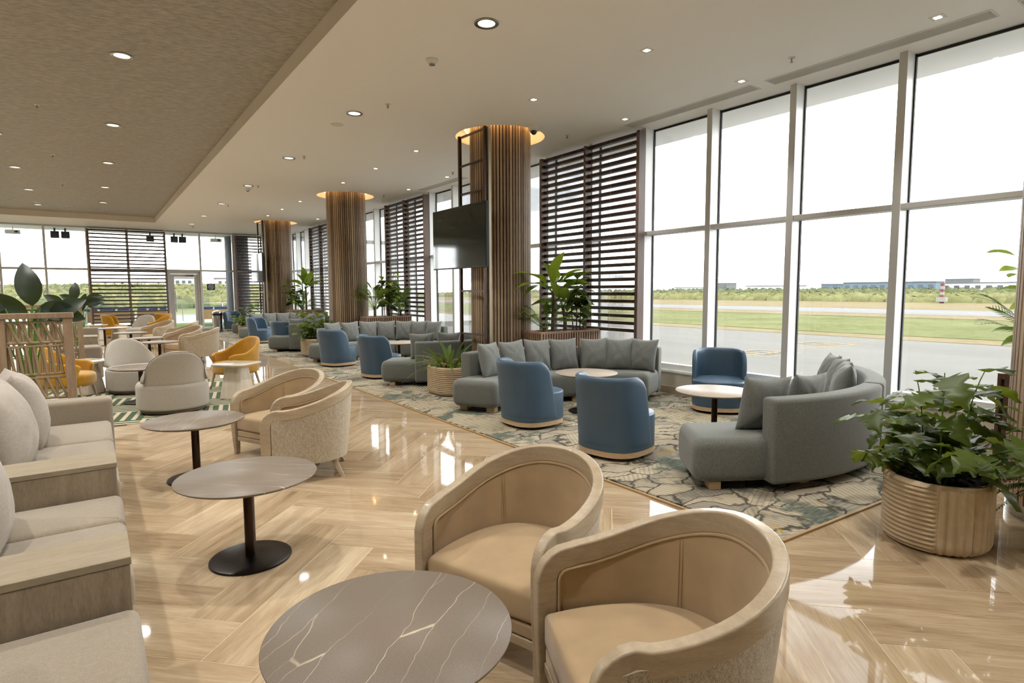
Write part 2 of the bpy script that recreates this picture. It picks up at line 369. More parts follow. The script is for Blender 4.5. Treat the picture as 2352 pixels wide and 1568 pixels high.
MT = {}
MT['travB'] = mtravertine('travertine_plank', radians(45)); MT['travA'] = mtravertine('travertine_plank_cross', radians(-45))
MT['grout'] = mplain('grout', 'd2c3a6', .5)
MT['carpet'] = mcarpet(); MT['rug'] = mrug(); MT['paper'] = mweavepaper()
MT['carpet_edge'] = mplain('carpet_edge_trim', '9a8058', .6)
MT['ceil'] = mplain('ceiling_paint', 'f4f2ee', .6, spec=.3)
MT['ceil_edge'] = mplain('cove_paint', 'dcd6ca', .6, spec=.3)
MT['wall'] = mplain('wall_paint', 'ddd6c8', .7)
MT['trav_base'] = mwood('travertine_baseboard', '93826a', 'b9a78c', (2, 2, 30), .25)
MT['alu'] = mplain('white_aluminium', 'f0f2f2', .28, spec=.7)
MT['alu_in'] = mplain('mullion_face_aluminium', 'c6c8c8', .32)
MT['alu_grey'] = mplain('grey_aluminium', 'b9b9b5', .4)
MT['gasket'] = mplain('black_gasket', '1d1e1f', .6)
MT['glass'] = mglass('window_glass'); MT['glass_rail'] = mglass('railing_glass', (.9, .96, .95), .6)
MT['slat'] = mwood('column_oak_slat', '7a6550', 'b0997e', (26, 26, 1.6), .5, 1.0, .06, rnd=.35)
MT['core'] = mplain('column_core', '2c2218', .8)
MT['louvre'] = mwood('louvre_brown', '33231c', '4d382e', (1.5, 14, 14), .45, 1.5)
MT['louvre_post'] = mwood('louvre_post_brown', '5c4b43', '74625a', (14, 14, 1.5), .45, 1.5)
MT['planter'] = mwood('planter_oak', '8a6d57', 'a98b73', (14, 14, 2), .5, 1.5, rnd=.2)
MT['planter_dark'] = mwood('planter_walnut', '4a3426', '64493a', (14, 14, 2), .5, 1.5, rnd=.2)
MT['planter_in'] = mplain('planter_liner', '241a13', .8)
MT['bronze'] = mplain('bronze_metal', '4a3b30', .35, .6)
MT['steel_strip'] = mplain('champagne_metal_strip', 'a79a84', .35, .5)
MT['blackmetal'] = mplain('dark_bronze_base', '201b18', .28, .7)
MT['bronze_pole'] = mplain('bronze_table_pole', '3a2c22', .25, .8)
MT['blue'] = mplain('blue_leather', '3f5568', .42, spec=.45, var=.05, vscale=5, bump=.12, bscale=180)
MT['oakpale'] = mwood('pale_oak_plinth', 'a98f6e', 'c9ae8c', (3, 3, 30), .45)
MT['black'] = mplain('black_plastic', '141414', .5)
MT['grey_fab'] = mweave('grey_sofa_fabric', '535550', '737670', 330)
MT['grey_pil'] = mweave('grey_pillow_fabric', '626561', '7e827e', 300, bump=.2)
MT['beige_fab'] = mweave('beige_sofa_fabric', '7a6f5f', '8e826f', 300, bump=.2)
MT['beige_pil'] = mweave('beige_pillow_fabric', '877d72', '9c9285', 260, bump=.2)
MT['suede'] = mplain('tan_suede', 'a38b68', .75, spec=.25, var=.10, vscale=7, bump=.05, bscale=200, sheen=.3)
MT['boucle'] = mweave('oatmeal_woven_fabric', '8d7f69', 'c0b5a1', 330, bump=.9, stretch=(1, 1, .45))
MT['oak'] = mwood('bleached_oak', '99886e', 'b09f84', (2.5, 2.5, 14), .38, 2.2, .05, spec=.5, coat=.15)
MT['oakarm_top'] = mwood('limed_oak_top', '7c6f5b', '94876f', (2, 12, 12), .5, 1.6)
MT['oakarm'] = mwood('limed_oak_side', '746653', '93836c', (9, 9, 2), .55, 2.2, .12)
MT['stone'] = mstone('taupe_veined_stone', '75695b', 'cbbca3')
MT['stone_edge'] = mplain('stone_edge', '75684f', .4)
MT['stone_pink'] = mstone('pinkish_veined_stone', 'a39789', 'e0d2c0', .6)
MT['cream_fab'] = mweave('cream_linen_fabric', '948e82', 'aca599', 280, bump=.25, stretch=(1, 1, 2))
MT['darkoak'] = mwood('dark_oak_plinth', '4f4233', '6b5b49', (3, 3, 30), .5)
MT['yellow'] = mplain('mustard_velvet', 'a87a10', .7, spec=.2, var=.12, vscale=6, sheen=.4)
MT['ped'] = mwood('whitewashed_oak', 'b7ac98', 'd2c8b5', (10, 10, 1.5), .5, 2)
MT['pedtop'] = mplain('polished_ivory_top', 'c9c0ae', .12, spec=.6)
MT['potm'] = mplain('cream_cast_stone', 'b3a083', .85, var=.06, vscale=20, bump=.3, bscale=160)
MT['soil'] = mplain('bark_mulch', '2b1d15', .95, var=.5, vscale=40, bump=1, bscale=50)
MT['latt'] = mwood('taupe_oak_frame', '7c6650', '9d866c', (12, 12, 1.6), .5, 2)
MT['rope'] = mplain('paper_rope', '8f7a5c', .8, var=.15, vscale=60)
MT['whitepot'] = mplain('white_glazed_pot', 'cfccc6', .4)
MT['screen_glass'] = mplain('tv_screen', '141d1a', .05, spec=.8)
MT['steel'] = mplain('brushed_steel', 'b5b5b2', .25, .95)
MT['chrome'] = mplain('brushed_nickel_trim', 'a9aaa8', .25, .9)
MT['lampglow'] = memit('lamp_diffuser', (1.0, .86, .66), .75)
MT['led'] = memit('warm_led_strip', (1.0, .60, .24), 6.0)
MT['white_pl'] = mplain('white_plastic', 'd9d6cf', .4)
MT['vent'] = mplain('vent_grille', 'd4d5d2', .5)
MT['vent_dark'] = mplain('vent_void', '9a9b99', .7)
MT['leaf_d'] = mleaf('dark_green_leaf', '1c2f14', '3f5a26'); MT['leaf_m'] = mleaf('mid_green_leaf', '2c4a18', '5f8030')
MT['leaf_l'] = mleaf('lime_green_leaf', '567a1c', '9cb83c'); MT['leaf_bop'] = mleaf('bird_of_paradise_leaf', '101c16', '223325', .4, .06)
MT['fern'] = mleaf('fern_leaf', '2b4a18', '6a8a35', .5); MT['leaf_lob'] = mleaf('lobed_leaf', '22340f', '50641f', .45)
MT['stem_g'] = mplain('green_stem', '57802a', .5); MT['stem_b'] = mplain('brown_stem', '5a4632', .8, var=.2, vscale=30)
MT['blossom'] = mplain('pink_dry_blossom', 'a3866f', .8)
MT['navy'] = mplain('navy_fabric', '2a3350', .9); MT['rattan'] = mplain('rattan', '8f7048', .7)
MT['greycol'] = mplain('dark_grey_fluting', '4a4d51', .6)
MT['cushion_white'] = mweave('white_cushion_fabric', 'b9b6ad', 'd2cfc7', 300)
# ------------------------------------------------------------------ floor: herringbone travertine planks
CX, COLY = 5.35, [0.80, 7.75, 14.65, 21.55]
floor = struct(MB().box(-6.2, -4.2, -.20, 7.2, YF+.1, -.0012).build('floor', MT['grout'], smooth=False))
TW = .287; TL = 4*TW; s2 = sqrt(.5)
def pq(p, q): return (.292+p*s2+q*s2, 3.074+p*s2-q*s2)
def tile_mb(): return MB().box(-TL/2+.0019, -TW/2+.0019, -.012, TL/2-.0019, TW/2-.0019, 0)
tmB = tile_mb().mesh('plank', False); tmB.materials.append(MT['travB'])
tmA = tile_mb().mesh('plank', False); tmA.materials.append(MT['travA'])
camv = Vector((0, 0, 1.55)); planks = []
for m in range(-110, 110):
    for k in range(-8, 12):
        for kind in 'BA':
            p0, q0 = m*TW+k*TL, -m*TW+k*TL
            x, y = pq(p0+TL/2, q0+TW/2) if kind == 'B' else pq(p0-TW/2, q0+TW-TL/2)
            if not (-5.6 < x < 6.5 and -3.5 < y < YF-.4): continue
            if x > 3.95 and y > 2.5: continue                      # under the carpet
            if -1.2 < x < 1.6 and 8.75 < y < 10.8: continue         # under the rug
            v = Vector((x, y, 0))-camv; d = v.dot(fw)
            u, w_ = (v.dot(rt2)/d, v.dot(up2)/d) if d > .3 else (9, 9)
            vis = d > .3 and abs(u) < .98 and -.75 < w_ < .3
            planks.append((0 if vis else 1, v.length, kind, x, y))
planks.sort()
rest = {'A': MB(), 'B': MB()}
for i, (hid, d, kind, x, y) in enumerate(planks):
    if i < 300 and not hid:
        obj('plank', tmB if kind == 'B' else tmA, None, floor, (x, y, 0), (0, 0, radians(45 if kind == 'B' else -45)))
    else:
        a = radians(45 if kind == 'B' else -45); t = tile_mb()
        rest[kind].add([(x+cos(a)*vx-sin(a)*vy, y+sin(a)*vx+cos(a)*vy, vz) for vx, vy, vz in t.v], t.f)
for kind in 'AB':
    o = rest[kind].build('far_planks', MT['trav'+kind], floor, smooth=False); o['kind'] = 'stuff'
# carpet and rug
CY0, CX0 = 1.86, 3.37
carpet = MB().prism([(CX0, CY0), (6.95, CY0-.18), (6.95, 26.2), (CX0-.05, 26.2)], .0, .012).build('carpet', MT['carpet'], smooth=False)
tag(carpet, 'large botanical patterned carpet in cream, grey, teal and mustard along the window wall', 'carpet')
e = MB().obox(((CX0-.025), (CY0+26.2)/2, .007), (.02, 26.2-CY0, .016), -.002)
L_ = math.hypot(6.98-CX0, .18); e.obox(((CX0+6.98)/2, CY0-.1, .007), (L_, .02, .016), -math.atan2(.18, 6.98-CX0))
e.build('edge_trim', MT['carpet_edge'], carpet, smooth=False)
tag(MB().box(-1.9, 8.1, .0, 2.05, 11.5, .012).build('rug', MT['rug'], smooth=False), 'green and beige basket-weave patterned rug under the cream swivel chairs', 'rug')

# ------------------------------------------------------------------ ceiling with a papered recess and round openings over the columns
c = MB(); q4 = lambda x0, y0, x1, y1, z: c.add([(x0,y0,z),(x0,y1,z),(x1,y1,z),(x1,y0,z)], [(0,1,2,3)])
CVX, CVY = 1.92, 23.85; R0 = .70; hs = .8
q4(-6.2, CVY, CVX, YF+.1, H); q4(CVX, -4.2, CX-hs, YF+.1, H); q4(CX+hs, -4.2, XW+.05, YF+.1, H)
y = -4.2
for yc in COLY:
    q4(CX-hs, y, CX+hs, yc-hs, H); y = yc+hs; n = 48; ring = []; sq = []
    for j in range(n):
        a = 2*pi*j/n+pi/4*0; d = max(abs(cos(a)), abs(sin(a)))
        ring.append((CX+R0*cos(a), yc+R0*sin(a), H)); sq.append((CX+hs*cos(a)/d, yc+hs*sin(a)/d, H))
    c.add(ring+sq, [(j, (j+1) % n, n+(j+1) % n, n+j) for j in range(n)])
    for a in (45, 135, 225, 315): pass
q4(CX-hs, y, CX+hs, YF+.1, H)
ceil_o = struct(c.build('ceiling', MT['ceil'], smooth=False))
MB().add([(-6.2,-4.2,HC),(-6.2,CVY,HC),(CVX,CVY,HC),(CVX,-4.2,HC)], [(0,1,2,3)]).build('recess_paper', MT['paper'], ceil_o, smooth=False)
MB().box(CVX, -4.2, H+.001, CVX+.05, CVY, HC+.02).box(-6.2, CVY, H+.001, CVX+.05, CVY+.05, HC+.02).build('recess_fascia', MT['ceil_edge'], ceil_o, smooth=False)
for yc in COLY:
    MB().lathe([(R0, H), (R0, H+.17), (.02, H+.17)], 48, (CX, yc), caps=False).build('column_recess', MT['ceil'], ceil_o)
    led = MB().tube([(CX+.545*cos(2*pi*j/40), yc+.545*sin(2*pi*j/40), H+.11) for j in range(41)], .010, 6, False).build('led_strip', MT['led'], ceil_o)

# ------------------------------------------------------------------ solid walls out of the picture
struct(MB().box(-6.4, -4.2, -.1, -6.2, YF, HC+.1).build('wall_left', MT['wall'], smooth=False))
struct(MB().box(-6.4, -4.4, -.1, XW+.2, -4.2, HC+.1).build('wall_back', MT['wall'], smooth=False))
# ------------------------------------------------------------------ window wall (right)
wr = struct(MB().box(XW-.06, -4.2, -.1, XW+.2, YF+.1, .33).build('wall_right', MT['wall'], smooth=False))
MB().box(XW-.10, -4.2, .33, XW+.25, YF+.1, .365).build('ledge', MT['alu'], wr, smooth=False, bevel=.004)
struct(MB().box(XW-.075, -4.2, 0, XW-.058, YF+.1, .115).build('baseboard_right', MT['trav_base'], smooth=False))
PIT = 1.147; YM = [2.63+PIT*k for k in range(-5, 22)]
mull = MB().box(-.20, 0, .365, 0, .08, H).mesh('mullion', False); mull.materials.append(MT['alu'])
mullf = MB().box(-.203, .004, .365, -.20, .076, H).mesh('mullion_face', False); mullf.materials.append(MT['alu_in'])
gask = MB().box(-.03, -.014, .46, 0, 0, H).box(-.03, .08, .46, 0, .092, H).box(-.02, .08, H-.03, 0, PIT, H-.004).mesh('gasket', False); gask.materials.append(MT['gasket'])
tran = MB().box(-.185, .08, 2.372, 0, PIT, 2.432).mesh('transom', False); tran.materials.append(MT['alu_in'])
bot = MB().box(-.07, .08, .365, .02, PIT, .455).mesh('bottom_rail', False); bot.materials.append(MT['alu'])
pan_u = MB().box(-.016, .08, 2.432, -.006, PIT, H-.004).mesh('pane', False); pan_u.materials.append(MT['glass'])
pan_l = MB().box(-.016, .08, .455, -.006, PIT, 2.372).mesh('pane', False); pan_l.materials.append(MT['glass'])
for i, y in enumerate(YM):
    if y > YF-.2: break
    w = struct(obj('window_%d' % (i+1), mull, None, None, (XW, y, 0)))
    for nm, me in (('mullion_face', mullf), ('gasket', gask), ('transom', tran), ('bottom_rail', bot), ('pane', pan_u), ('pane', pan_l)):
        if nm == 'transom': obj(nm, me, None, w, bevel=.006)
        else: obj(nm, me, None, w)
# roof overhang outside
struct(MB().box(XW+.03, -6, H+.02, 7.9, YF+1.6, H+.35).build('roof_overhang', MT['ceil'], smooth=False))
NW = len([y for y in YM if y <= YF-.2])
# ------------------------------------------------------------------ far window wall
struct(MB().box(-6.2, YF-.05, -.1, XW+.1, YF+.15, .05).build('wall_far', MT['alu_grey'], smooth=False))
FX = [2.4+1.22*k for k in range(-7, 4)]
fm = MB().box(-.035, -.15, .05, .035, 0, H).mesh('mullion', False); fm.materials.append(MT['alu_in'])
ft = MB().box(.035, -.14, 2.37, 1.185, 0, 2.44).box(.035, -.1, .05, 1.185, 0, .14).box(.035, -.1, H-.05, 1.185, 0, H).mesh('transom', False); ft.materials.append(MT['alu_grey'])
fp1 = MB().box(.035, -.02, .14, 1.185, -.01, 2.37).mesh('pane', False); fp1.materials.append(MT['glass'])
fp2 = MB().box(.035, -.02, 2.44, 1.185, -.01, H-.05).mesh('pane', False); fp2.materials.append(MT['glass'])
ftd = MB().box(.035, -.14, 2.37, 1.185, 0, 2.44).box(.035, -.1, H-.05, 1.185, 0, H).mesh('transom', False); ftd.materials.append(MT['alu_grey'])
for i, x in enumerate(FX):
    w = struct(obj('window_%d' % (NW+1+i), fm, None, None, (x, YF, 0))); isdoor = abs(x-2.4) < .05
    obj('transom', ftd if isdoor else ft, None, w); obj('pane', fp2, None, w)
    if not isdoor: obj('pane', fp1, None, w)
# glazed door with pull handle
d = struct(MB().box(2.436, YF-.11, .05, 2.54, YF, 2.37).box(3.49, YF-.11, .05, 3.584, YF, 2.37).box(2.54, YF-.11, 2.27, 3.49, YF, 2.37).build('door_1', MT['alu_grey'], smooth=False))
MB().box(2.545, YF-.09, .06, 2.67, YF-.03, 2.265).box(3.37, YF-.09, .06, 3.485, YF-.03, 2.265).box(2.67, YF-.09, 2.15, 3.37, YF-.03, 2.265).box(2.67, YF-.09, .06, 3.37, YF-.03, .18).build('door_leaf', MT['alu_grey'], d, smooth=False)
MB().box(2.67, YF-.065, .18, 3.37, YF-.055, 2.15).build('pane', MT['glass'], d, smooth=False)
MB().tube([(2.70, YF-.16, .78), (2.70, YF-.16, 1.60)], .018, 10).tube([(2.62, YF-.09, .88), (2.70, YF-.16, .88)], .01, 8).tube([(2.62, YF-.09, 1.5), (2.70, YF-.16, 1.5)], .01, 8).build('pull_handle', MT['steel'], d)
MB().box(3.1, YF-.15, 2.18, 3.35, YF-.09, 2.25).box(3.2, YF-.2, 2.16, 3.34, YF-.15, 2.18).build('door_closer', MT['chrome'], d, smooth=False)
MB().box(2.72, YF-.068, 1.28, 2.92, YF-.064, 1.33).build('door_plate', MT['alu_grey'], d, smooth=False)
# no-smoking sign
sg = thing('no_smoking_sign', 'dark grey no-smoking sign fixed to the glass right of the door', 'sign', (3.97, YF-.035, 1.76))
MB().prism([(x, z) for x, z in rrect(-.15, -.13, .15, .13, .02)], 0, .012).build('plate', mplain('sign_slate', '3a4048', .5), sg, rot=(radians(90), 0, 0))
wm = mplain('sign_white', 'dadada', .5)
MB().tube([(.085*cos(2*pi*j/32), -.016, .085*sin(2*pi*j/32)) for j in range(33)], .007, 6).tube([(-.06, -.016, .06), (.06, -.016, -.06)], .006, 6).box(-.05, -.017, -.012, .03, -.013, .004).box(.035, -.017, -.012, .05, -.013, .004).tube([(.035, -.016, .012), (.045, -.016, .03), (.035, -.016, .045)], .004, 5).build('symbol', wm, sg)

# ------------------------------------------------------------------ slatted columns
NSL = 60; RS = .445
slat = MB().box(RS, -.0172, .10, RS+.035, .0172, H+.12).mesh('slat', False); slat.materials.append(MT['slat'])
slat_g = MB().box(RS, -.0172, .0, RS+.035, .0172, H+.02).mesh('slat', False); slat_g.materials.append(MT['greycol'])
CN = ['at the right edge of the picture', 'behind the nearest curved sofa', 'in the middle of the row, behind the second group of sofas', 'furthest inside, with the far television frame']
def column(yc, label, sm, core, base=True):
    t = thing('slatted_column', label, 'column', (CX, yc, 0), 0, 'slatted columns along the windows')
    MB().lathe([(RS+.002, 0.0), (RS+.002, H+.165)], 48).build('core', core, t)
    if base: MB().lathe([(RS+.02, 0), (RS+.02, .10)], 48).build('base_ring', MT['steel'], t)
    for k in range(NSL): obj('slat', sm, None, t, (0, 0, 0), (0, 0, 2*pi*(k+.5)/NSL))
    return t
for yc, lb in zip(COLY, CN): column(yc, 'round column clad in vertical oak slats, '+lb, slat, MT['core'])
t = column(28.45, 'dark grey fluted round column standing outside beyond the far glass', slat_g, mplain('grey_core', '303336', .7), False); t.name = 'outdoor_column'

# ------------------------------------------------------------------ louvred timber screens
NS = 27
def louvre(along, x0, y0, label, w=1.15, panels=2, zt=H-.09, zb=.93, flip=1):
    """screen running along Y (along='y') or X"""
    t = thing('louvre_screen', label, 'screen', (x0, y0, 0), 0 if along == 'x' else radians(90), 'brown louvre screens at the glazing')
    sl = MB().box(.02, -.058, -.025, w-.02, .018, .025).mesh('slat', False); sl.materials.append(MT['louvre'])
    for k in range(panels+1):
        hh = .03 if k in (0, panels) else .02
        MB().box(k*w-hh, -.06, .05 if k in (0, panels) else zb-.05, k*w+hh, .075, zt+.03).build('post', MT['louvre_post'], t, smooth=False)
    for pnl in range(panels):
        for i in range(NS): obj('slat', sl, None, t, (pnl*w, 0, zb+(zt-zb)*i/(NS-1)))
        if pnl >= 0: MB().tube([(pnl*w+w*.5, .05, zb), (pnl*w+w*.5, .05, zt)], .003, 5).build('tie_wire', MT['steel'], t)
    return t
louvre('y', 6.72, 6.06, 'tall brown louvre screen behind the nearest planter, against the window wall')
louvre('y', 6.72, 12.93, 'tall brown louvre screen behind the second planter, against the window wall')
louvre('y', 6.72, 19.83, 'tall brown louvre screen furthest along the window wall, mostly hidden by a column')
louvre('x', .0, YF-.26, 'wide brown louvre screen on the far glass wall, left of the glazed door', w=1.2, zb=.3, zt=H-.12)
louvre('x', 4.9, YF-.26, 'brown louvre screen in the far corner, right of the glazed door', w=1.0, zb=.6, zt=H-.12)
# ------------------------------------------------------------------ outside: airfield, terrace, scrub
ALB = .20                                                          # outdoor colours darkened to offset the strong sky light and exposure
def dim(h): return tuple(x*ALB for x in hexc(h))
def mground(name, a, b, sc=1.0, stretch=(1,1,1), rough=.95):
    q = NT(name); n1 = q.noise(q.world(stretch), .35*sc, 6, .65); n2 = q.noise(q.world(stretch), .06*sc, 3)
    k = q.math('ADD', q.math('MULTIPLY', n1.outputs[0], .6), q.math('MULTIPLY', n2.outputs[0], .4))
    q.set(Base_Color=q.ramp(k, [(.36, [x*ALB for x in hexc(a)]), (.64, [x*ALB for x in hexc(b)])]), Roughness=rough, Specular_IOR_Level=.05); return q.m
GZ = -3.0
G_as = mground('asphalt', 'b0ada6', 'c2bfb8', .5, (1, .12, 1)); G_dry = mground('dry_grass', 'b5a172', 'd2c096', 2); G_gr = mground('airfield_grass', '8a944e', 'babb80', 2)
G_rw = mground('runway_concrete', 'c2c1c1', 'd4d2d1', .6, (1, .1, 1)); G_sc = mground('scrub_ground', 'a5a66c', 'cfc896', 1)
def strip(name, x0, x1, m, z=GZ, y0=-160, y1=520, rag=0.0):
    n = 60; a = MB(); vs = []
    rnd = random.Random(name)
    for i in range(n+1):
        yy = y0+(y1-y0)*i/n; vs += [(x0+rag*(rnd.random()-.5), yy, z), (x1, yy, z)]
    a.add(vs, [(2*i, 2*i+1, 2*i+3, 2*i+2) for i in range(n)])
    return struct(a.build(name, m, smooth=False))
strip('apron', 7.25, 59.5, G_as, GZ-.02); strip('dry_grass_verge', 59, 66, G_dry, GZ); strip('airfield_grass', 64, 106, G_gr, GZ+.03, rag=1.5)
strip('dry_grass_strip', 104, 119, G_dry, GZ+.06, rag=2); strip('runway', 118, 147, G_rw, GZ+.08); strip('dry_grass_field', 146, 226, G_dry, GZ+.10)
strip('scrub_land', 222, 900, G_sc, GZ+.12)
# painted markings on the apron
my = mplain('apron_yellow_paint', dim('c8a545'), .8); mk = mplain('apron_black_paint', dim('4c4b48'), .8)
def marking(cx, cy, w, d, label):
    t = thing('apron_marking', label, 'marking', (cx, cy, GZ-.018), radians(-4), 'painted apron markings')
    MB().box(-w, -d, 0, w, d, .004).build('panel', mk, t, smooth=False)
    MB().box(-w-.35, -d-.3, 0, w+.35, -d, .005).box(-w-.35, d, 0, w+.35, d+.3, .005).box(-w-.35, -d, 0, -w, d, .005).box(w, -d, 0, w+.35, d, .005).build('border', my, t, smooth=False)
    f = MB().box(-w*.6, -d*.5, .005, -w*.35, d*.5, .008).box(-w*.1, -d*.5, .005, w*.1, -d*.2, .008).box(-w*.1, d*.2, .005, w*.1, d*.5, .008).box(w*.3, -d*.5, .005, w*.55, d*.5, .008)
    f.build('glyph', my, t, smooth=False)
marking(39.5, 23.7, 1.7, 1.5, 'nearer yellow-bordered black marking on the tarmac'); marking(49.5, 24.5, 1.8, 1.6, 'further small yellow marking on the tarmac')
MB().box(20, 23.3, GZ-.017, 60, 23.45, GZ-.012).build('apron_line', my, smooth=False)
o = bpy.data.objects['apron_line']; tag(o, 'thin yellow guide line across the tarmac', 'marking')
# vegetation
bm_ = mground('bush_foliage', 'a3a768', 'd6d29a', 1.2); bm2 = mground('bush_foliage_dark', '87936a', 'b6ba8c', 1.2)  # distance haze is put into these pale foliage colours
def clump(mb, cx, cy, cz, rx, rz, rnd, nu=9, nv=5):
    vs = []; fs = []
    for j in range(nv+1):
        a = pi/2*j/nv
        for i in range(nu):
            b = 2*pi*i/nu; k = 1+rnd.uniform(-.13, .13)
            vs.append((cx+rx*cos(a)*cos(b)*k, cy+rx*cos(a)*sin(b)*k, cz+rz*sin(a)*k))
    for j in range(nv):
        for i in range(nu): fs.append((j*nu+i, j*nu+(i+1) % nu, (j+1)*nu+(i+1) % nu, (j+1)*nu+i))
    mb.add(vs, fs)
rnd = random.Random(5)
for nm, m, x0, x1, n, hz, lb in (('scrub_belt', bm_, 224, 300, 3200, (1.6, 3.4), 'belt of light green scrub beyond the runway'), ('tree_belt', bm2, 300, 430, 1600, (3.2, 5.4), 'darker green tree belt in front of the distant town')):
    mb = MB()
    for i in range(n):
        clump(mb, rnd.uniform(x0, x1), rnd.uniform(-60, 520), GZ, rnd.uniform(1.8, 4.2), rnd.uniform(*hz), rnd, 7, 3)
    o = mb.build(nm, m, ang=180); tag(o, lb, 'vegetation'); o['kind'] = 'stuff'
# distant town
wh = mplain('town_white', 'a9abad', .8); gy = mplain('town_grey', dim('a9adb2'), .8); bl = mplain('town_blue', dim('9fc0dc'), .7); win = mplain('town_window', dim('78838e'), .5); tn = mplain('town_tan', dim('b9aca0'), .8)
TOWN = [(560, 430, 40, 7, wh, 'row of low white houses furthest left in the distant town'), (570, 395, 16, 12, gy, 'small grey tower block left in the distant town'), (560, 330, 55, 8, wh, 'long white block in the left of the distant town'),
        (560, 262, 34, 9, bl, 'pale blue hangar shed in the distant town, left one'), (540, 215, 70, 10, bl, 'long light blue hangar in the distant town'), (605, 185, 20, 13, gy, 'grey billboard-topped block behind the blue hangar'),
        (570, 158, 56, 9, wh, 'white low block right of the blue hangar'), (560, 113, 24, 9, wh, 'small white building left of the striped mast'), (555, 62, 70, 10, wh, 'wide white warehouse behind the striped mast'), (575, 20, 60, 8, tn, 'tan low block at the right end of the town'), (600, -30, 70, 9, gy, 'long grey block furthest right in the town')]
for x, yy, w, h, m, lb in TOWN:
    t = thing('distant_building', lb, 'building', (x, yy, GZ), 0, 'buildings of the distant town')
    MB().box(0, -w/2, 0, 18, w/2, h).build('wall', m, t, smooth=False); MB().box(-.6, -w/2-.6, h, 18, w/2+.6, h+.8).build('roof', gy if m is not gy else wh, t, smooth=False)
    nw = max(3, int(w/7))
    for k in range(nw): MB().box(-.15, -w/2+(k+.25)*w/nw, h*.5, 0, -w/2+(k+.75)*w/nw, h*.8).build('window', win, t, smooth=False)
rd = mplain('mast_red', dim('b3402c'), .6); wt = mplain('mast_white', dim('e4e0da'), .6); og = mplain('mast_orange', dim('c98a3c'), .6)
t = thing('striped_mast', 'red and white banded mast beside the runway', 'mast', (214, 69.5, GZ))
for k in range(7): MB().box(-.45, -.45, k*.9, .45, .45, k*.9+.9).build('band', rd if k % 2 == 0 else wt, t, smooth=False)
MB().box(-1.2, -1.2, .6, 1.2, 1.2, 2.0).build('cabin', wt, t, smooth=False)
t = thing('slim_mast', 'slim white mast with orange foot in front of the scrub', 'mast', (221, 85, GZ))
MB().tube([(0, 0, 4), (0, 0, 14)], .25, 6).build('pole', wt, t); MB().tube([(0, 0, 0), (0, 0, 4)], .35, 6).build('foot', og, t)
# ---- terrace beyond the far glass
pav = mplain('terrace_paving', dim('b9b5ae'), .7, var=.05, vscale=1); lawn = mground('artificial_turf', '6f9a35', '8db34a', 20)
struct(MB().box(-14, YF+.15, -.3, 20, 46, -.03).build('terrace', pav, smooth=False))
struct(MB().box(-14, 30.0, -.03, 14, 33.6, -.005).build('turf', lawn, smooth=False))
struct(MB().box(-14, YF+.15, H+.02, 14, 29.0, H+.3).build('terrace_soffit', MT['ceil'], smooth=False))
t = thing('glass_railing', 'low frameless glass railing with slim posts along the terrace', 'railing', (0, 36.5, -.03))
for k in range(14):
    x = -12+k*2.0; MB().box(x-.02, -.02, 0, x+.02, .02, .95).build('post', MT['steel'], t, smooth=False)
    if k < 13: MB().box(x+.04, -.006, .08, x+1.96, .006, .9).build('pane', MT['glass_rail'], t, smooth=False)
MB().box(-12, -.02, .95, 14, .02, .98).build('top_rail', MT['steel'], t, smooth=False)
rnd = random.Random(9)
path = mground('dusty_track', 'cdbb98', 'e2d5b8', 1); hill = MB(); nx, ny = 30, 20; vs = []
def hz(x, y): return -1.2+3.0*smooth01((y-110)/120)+.6*sin(x*.03+1)*smooth01((y-110)/60)
for j in range(ny+1):
    yy = 46+234*(j/ny)**1.5
    for i in range(nx+1):
        xx = -70+(70+.30*yy)*i/nx; vs.append((xx, yy, hz(xx, yy)))
hill.add(vs, [(j*(nx+1)+i, j*(nx+1)+i+1, (j+1)*(nx+1)+i+1, (j+1)*(nx+1)+i) for j in range(ny) for i in range(nx)])
struct(hill.build('scrub_hillside', G_sc, ang=180))
struct(MB().box(-60, 45.9, -1.35, 13, 84, -1.12).build('dusty_track', path, smooth=False))
mb = MB(); mb2 = MB()
for i in range(5600):
    yy = rnd.uniform(112, 275); xx = rnd.uniform(-45, .26*yy); clump(mb if rnd.random() < .6 else mb2, xx, yy, hz(xx, yy)-.1, rnd.uniform(.8, 1.9), rnd.uniform(.8, 2.2), rnd, 8, 4)
o = mb.build('hillside_scrub', bm_, ang=180); tag(o, 'light green scrub covering the slope beyond the terrace', 'vegetation'); o['kind'] = 'stuff'
o = mb2.build('hillside_bushes', bm2, ang=180); tag(o, 'darker bushes scattered over the slope beyond the terrace', 'vegetation'); o['kind'] = 'stuff'
for x, w, lb in ((17.5, 7, 'low white house on the slope, seen through the door'), (26.5, 8, 'low white house on the slope, right of the door')):
    t = thing('hillside_house', lb, 'building', (x*1.45, 218, hz(x*1.45, 218)+1.2), 0, 'houses on the slope')
    MB().box(-w/2, 0, 0, w/2, 6, 3.6).build('wall', wh, t, smooth=False); MB().box(-w/2-.3, -.3, 2.6, w/2+.3, 6.3, 2.9).build('roof', tn, t, smooth=False)
    for k in range(4): MB().box(-w/2+.5+k*w/4, -.06, .9, -w/2+1.5+k*w/4, 0, 1.8).build('window', win, t, smooth=False)
